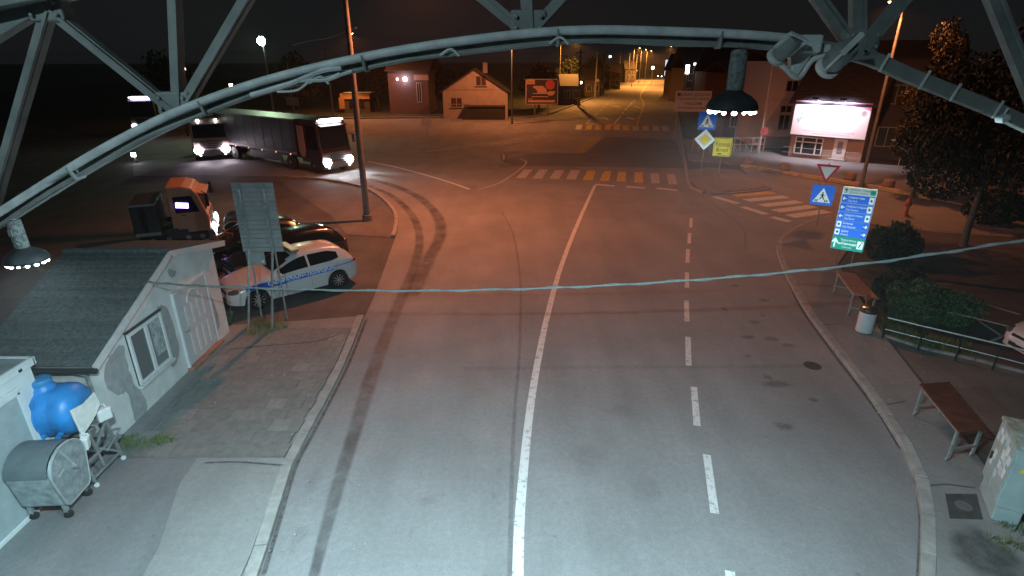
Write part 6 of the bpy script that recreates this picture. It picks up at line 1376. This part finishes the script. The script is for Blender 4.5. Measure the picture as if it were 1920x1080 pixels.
# ================================================================== trees, hedges, grass
def leaf_mesh(n, blobs, size, seed, flat=0.0):
    """n small leaf faces scattered through a set of ellipsoids (centre, radii)"""
    rnd = random.Random(seed); m = MB(); vol = [b[1][0] * b[1][1] * b[1][2] for b in blobs]; tot = sum(vol)
    for b, v in zip(blobs, vol):
        for k in range(int(n * v / tot)):
            while True:
                p = Vector((rnd.uniform(-1, 1), rnd.uniform(-1, 1), rnd.uniform(-1, 1)))
                if p.length <= 1: break
            p = p.normalized() * (p.length ** 0.45)
            c = Vector(b[0]) + Vector((p.x * b[1][0], p.y * b[1][1], p.z * b[1][2]))
            if c.z < 0.03: c.z = 0.03 + rnd.random() * .1
            s = size * rnd.uniform(.6, 1.35); e = Euler((rnd.uniform(0, 6.3), rnd.uniform(0, 6.3), rnd.uniform(0, 6.3))).to_matrix()
            a, q = e @ Vector((s, 0, 0)), e @ Vector((0, s * .55, 0)); up2 = e @ Vector((0, 0, s * .18))
            i = len(m.v); m.v += [c - a, c - q + up2, c + a, c + q + up2]; m.f.append((i, i + 1, i + 2, i + 3))
    return m
def leafmat(name, c, var=0.5):
    if name in MATS: return MATS[name]
    mt = pm(name, c, 0.55, var=var, scale=1.4, spec=0.35)
    return mt
def tree(label, loc, h, r, n, seed, mat, trunk=0.16, clear=1.6, size=.11, group=None, name='leafy_tree'):
    rnd = random.Random(seed); t = thing(name, label, 'tree', loc, rnd.uniform(0, 6), group)
    bark = pm('bark', (0.10, 0.09, 0.08), 0.95, var=0.35, scale=9, bump=0.8, bscale=25)
    top = h * .8; pts = [(0, 0, -.05), (.03, .02, .5), (-.05, .06, clear), (.08, 0, h * .5), (0, .1, top)]
    m = MB(); m.tube(smooth_path(pts, 3), [trunk * (1.3 if i == 0 else 1 - .75 * i / 12) for i in range(13)], 9); tr = m.build('trunk', bark, t, smooth=True)
    blobs = []
    for k in range(15):
        a = rnd.uniform(0, 2 * PI); z = clear + .5 + (h - clear - .7) * (k + .5) / 15; rr = r * (1 - .55 * abs((z - clear) / (h - clear) - .38) ** 1.2 * 1.6); d = rr * rnd.uniform(.35, .72)
        c = Vector((math.cos(a) * d, math.sin(a) * d, z)); s = rr * rnd.uniform(.36, .54); blobs.append((c, (s, s, s * .8)))
        m = MB(); z0 = max(clear * .8, z - .9); m.tube(smooth_path([(0, .03, z0), (c.x * .5, c.y * .5, z0 + (z - z0) * .6), tuple(c)], 3), [trunk * .4, trunk * .35, trunk * .3, trunk * .25, trunk * .2, trunk * .15, trunk * .1], 6); m.build('limb', bark, tr, smooth=True)
    blobs.append((Vector((0, 0, (h + clear) / 2)), (r * .5, r * .5, (h - clear) * .42)))
    leaf_mesh(n, blobs, size, seed, 0).build('crown', mat, t)
    return t
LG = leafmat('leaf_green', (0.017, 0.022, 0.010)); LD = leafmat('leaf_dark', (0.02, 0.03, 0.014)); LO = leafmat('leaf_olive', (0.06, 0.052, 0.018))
b = G(1806, 462)
tree('large leafy tree over the car park right of the direction board', (b.x, b.y, 0), 8.3, 3.6, 15000, 4, LG, .17, 1.9, .10)
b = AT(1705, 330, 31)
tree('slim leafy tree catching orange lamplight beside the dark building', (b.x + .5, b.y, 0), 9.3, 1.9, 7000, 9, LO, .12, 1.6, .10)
for k, (x, dist, h, r, lab) in enumerate([(1062, 112, 7.5, 3.0, 'dark tree behind the orange billboard'), (1010, 92, 6.3, 3.2, 'dark round tree directly over the orange billboard'), (710, 96, 7.0, 3.6, 'dark tree between the orange kiosk and the dim inn'), (818, 92, 7.4, 3.0, 'dark tree between the dim inn and the salmon house'), (1110, 140, 8, 4, 'dark tree left of the far road bend'), (1268, 150, 9, 3.6, 'dark tree at the right of the far road end'), (560, 90, 8, 4.5, 'dark tree rising behind the long trailer'), (330, 78, 8, 4, 'dark tree behind the pale lorry')]):
    b = AT(x, 200, dist); tree(lab, (b.x, b.y, 0), h, r, 1800, 30 + k, LD, .2, 1.2, .26, 'dark trees across the junction')
def bush(label, c, blobs, n, size, mat, seed, name='hedge', cat='hedge', grp=None):
    t = thing(name, label, cat, c, 0, grp)
    st = MB()
    for k in range(5): a = 2 * PI * k / 5; st.tube([(.05 * math.cos(a), .05 * math.sin(a), 0), (.3 * math.cos(a), .3 * math.sin(a), .5)], [.03, .012], 5)
    rb = random.Random(seed + 50); ext = []
    for (bc, br) in blobs:
        for k in range(9):
            a = rb.uniform(0, 2 * PI); e2 = rb.uniform(.1, 1.35); s2 = rb.uniform(.16, .34); ext.append((bc + Vector((math.cos(a) * math.sin(e2) * br[0], math.sin(a) * math.sin(e2) * br[1], math.cos(e2) * br[2])) * rb.uniform(.85, 1.12), (br[0] * s2, br[1] * s2, br[2] * s2)))
    blobs = [(bc, tuple(x * .9 for x in br)) for bc, br in blobs] + ext
    st.build('stems', pm('bark', (0.10, 0.09, 0.08)), t); leaf_mesh(n, blobs, size, seed).build('foliage', mat, t); return t
HG = leafmat('hedge_green', (0.05, 0.10, 0.045), .35)
b = G(1735, 603); bush('rounded green hedge behind the tube railing', b, [(Vector((0, 0, .55)), (.95, .85, .62)), (Vector((.5, -.25, .45)), (.7, .6, .5)), (Vector((-.5, .2, .4)), (.55, .5, .45))], 9000, .045, HG, 1)
b = G(1670, 560); bush('dark spreading shrub beside the pale brown table', b, [(Vector((0, 0, .4)), (.7, .6, .5)), (Vector((.7, .4, .4)), (.7, .6, .5))], 3600, .06, LD, 2, 'shrub', 'shrub')
b = G(1652, 492); bush('tall dark shrub right behind the direction board', b, [(Vector((0, 0, .7)), (.8, .7, .75)), (Vector((.9, .5, .6)), (.9, .8, .65))], 4200, .065, LD, 3, 'shrub', 'shrub')
b = G(1855, 420); bush('dark shrub in the far corner of the car park under the tree', b, [(Vector((0, 0, .8)), (1.6, 1.0, .9)), (Vector((2.2, -.6, .7)), (1.6, 1.0, .8))], 4200, .10, LD, 5, 'shrub', 'shrub')
b = G(424, 612); bush('small green weed at the corner of the white house', b, [(Vector((0, 0, .2)), (.22, .25, .25))], 900, .04, HG, 6, 'weed', 'plant')
def tufts(label, name, polys, n, h, mat, seed):
    rnd = random.Random(seed); m = MB()
    for (cx, cy, rx, ry) in polys:
        for k in range(n):
            a = rnd.uniform(0, 2 * PI); q = math.sqrt(rnd.random()); x = cx + math.cos(a) * rx * q; y2 = cy + math.sin(a) * ry * q; hh = h * rnd.uniform(.4, 1.2) * (1.15 - q * .6); an = rnd.uniform(0, 2 * PI); le = hh * rnd.uniform(.2, .8); w = .008
            i = len(m.v); s = Vector((-math.sin(an), math.cos(an), 0)) * w; tp = Vector((x + math.cos(an) * le, y2 + math.sin(an) * le, .05 + hh)); p = Vector((x, y2, .02))
            m.v += [p - s, p + s, p.lerp(tp, .55) + Vector((0, 0, hh * .12)) + s * .7, p.lerp(tp, .55) + Vector((0, 0, hh * .12)) - s * .7, tp]; m.f += [(i, i + 1, i + 2, i + 3), (i + 3, i + 2, i + 4)]
    return tag(m.build(name, mat), label, 'grass', kind='stuff')
c = G(488, 628); d = G(520, 618); tufts('dry yellow grass round the legs of the notice board', 'dry_grass', [(c.x, c.y, .42, .28), (d.x, d.y, .35, .25), (c.x - .2, c.y + .5, .3, .3)], 260, .28, M_DRYGRASS, 1)
c = G(270, 842); d = G(245, 835); tufts('patch of short green grass beside the tank trolley', 'grass_patch', [(c.x, c.y, .42, .24), (d.x, d.y, .25, .22), (c.x + .3, c.y + .15, .3, .18)], 420, .15, M_GRASS, 2)
pl2 = []
for x, y2 in ((1640, 610), (1665, 622), (1690, 630), (1720, 642), (1750, 650), (1790, 655), (1650, 560), (1690, 600)): c = G(x, y2); pl2.append((c.x, c.y, .45, .4))
tufts('rough grass strip along the foot of the tube railing', 'grass_strip', pl2, 240, .24, M_GRASS, 3)
c = G(1880, 1030); d = G(1895, 1000); tufts('weeds at the foot of the electric cabinet', 'weed_patch', [(c.x, c.y, .25, .2), (d.x, d.y, .2, .2)], 160, .2, M_GRASS, 4)
rnd = random.Random(21)
m = MB()
for k in range(80):
    x, y2 = rnd.choice([(rnd.uniform(500, 700), rnd.uniform(620, 1070)), (rnd.uniform(980, 1700), rnd.uniform(600, 1070)), (rnd.uniform(300, 560), rnd.uniform(640, 900)), (rnd.uniform(1640, 1800), rnd.uniform(650, 800))]); p = G(x, y2, .02 if x > 600 and x < 1500 else .11); s = rnd.uniform(.006, .018)
    m.box((p.x, p.y, p.z), (s * 2, s, s), (rnd.uniform(0, 1), rnd.uniform(0, 1), rnd.uniform(0, 6)))
tag(m.build('litter_specks', pm('speck', (0.32, 0.32, 0.31), 0.8, var=0.5, scale=3)), 'pale litter specks and chips scattered over road and pavement', 'litter', kind='stuff')
# ================================================================== thin haze added round everything to lift the blacks and add glow
hm = bpy.data.materials.new('haze'); hm.use_nodes = True; ht = hm.node_tree; ht.nodes.remove(ht.nodes['Principled BSDF'])
hv = ht.nodes.new('ShaderNodeVolumePrincipled'); hv.inputs['Color'].default_value = (0.9, 0.9, 0.9, 1); hv.inputs['Density'].default_value = 0.00035; hv.inputs['Anisotropy'].default_value = 0.2
ht.links.new(hv.outputs[0], ht.nodes['Material Output'].inputs['Volume'])
m = MB(); m.box((0, 300, 7.0), (1840, 1840, 16.5)); tag(m.build('haze', hm), 'thin haze added over the whole junction to lift its blacks', 'haze', kind='stuff')
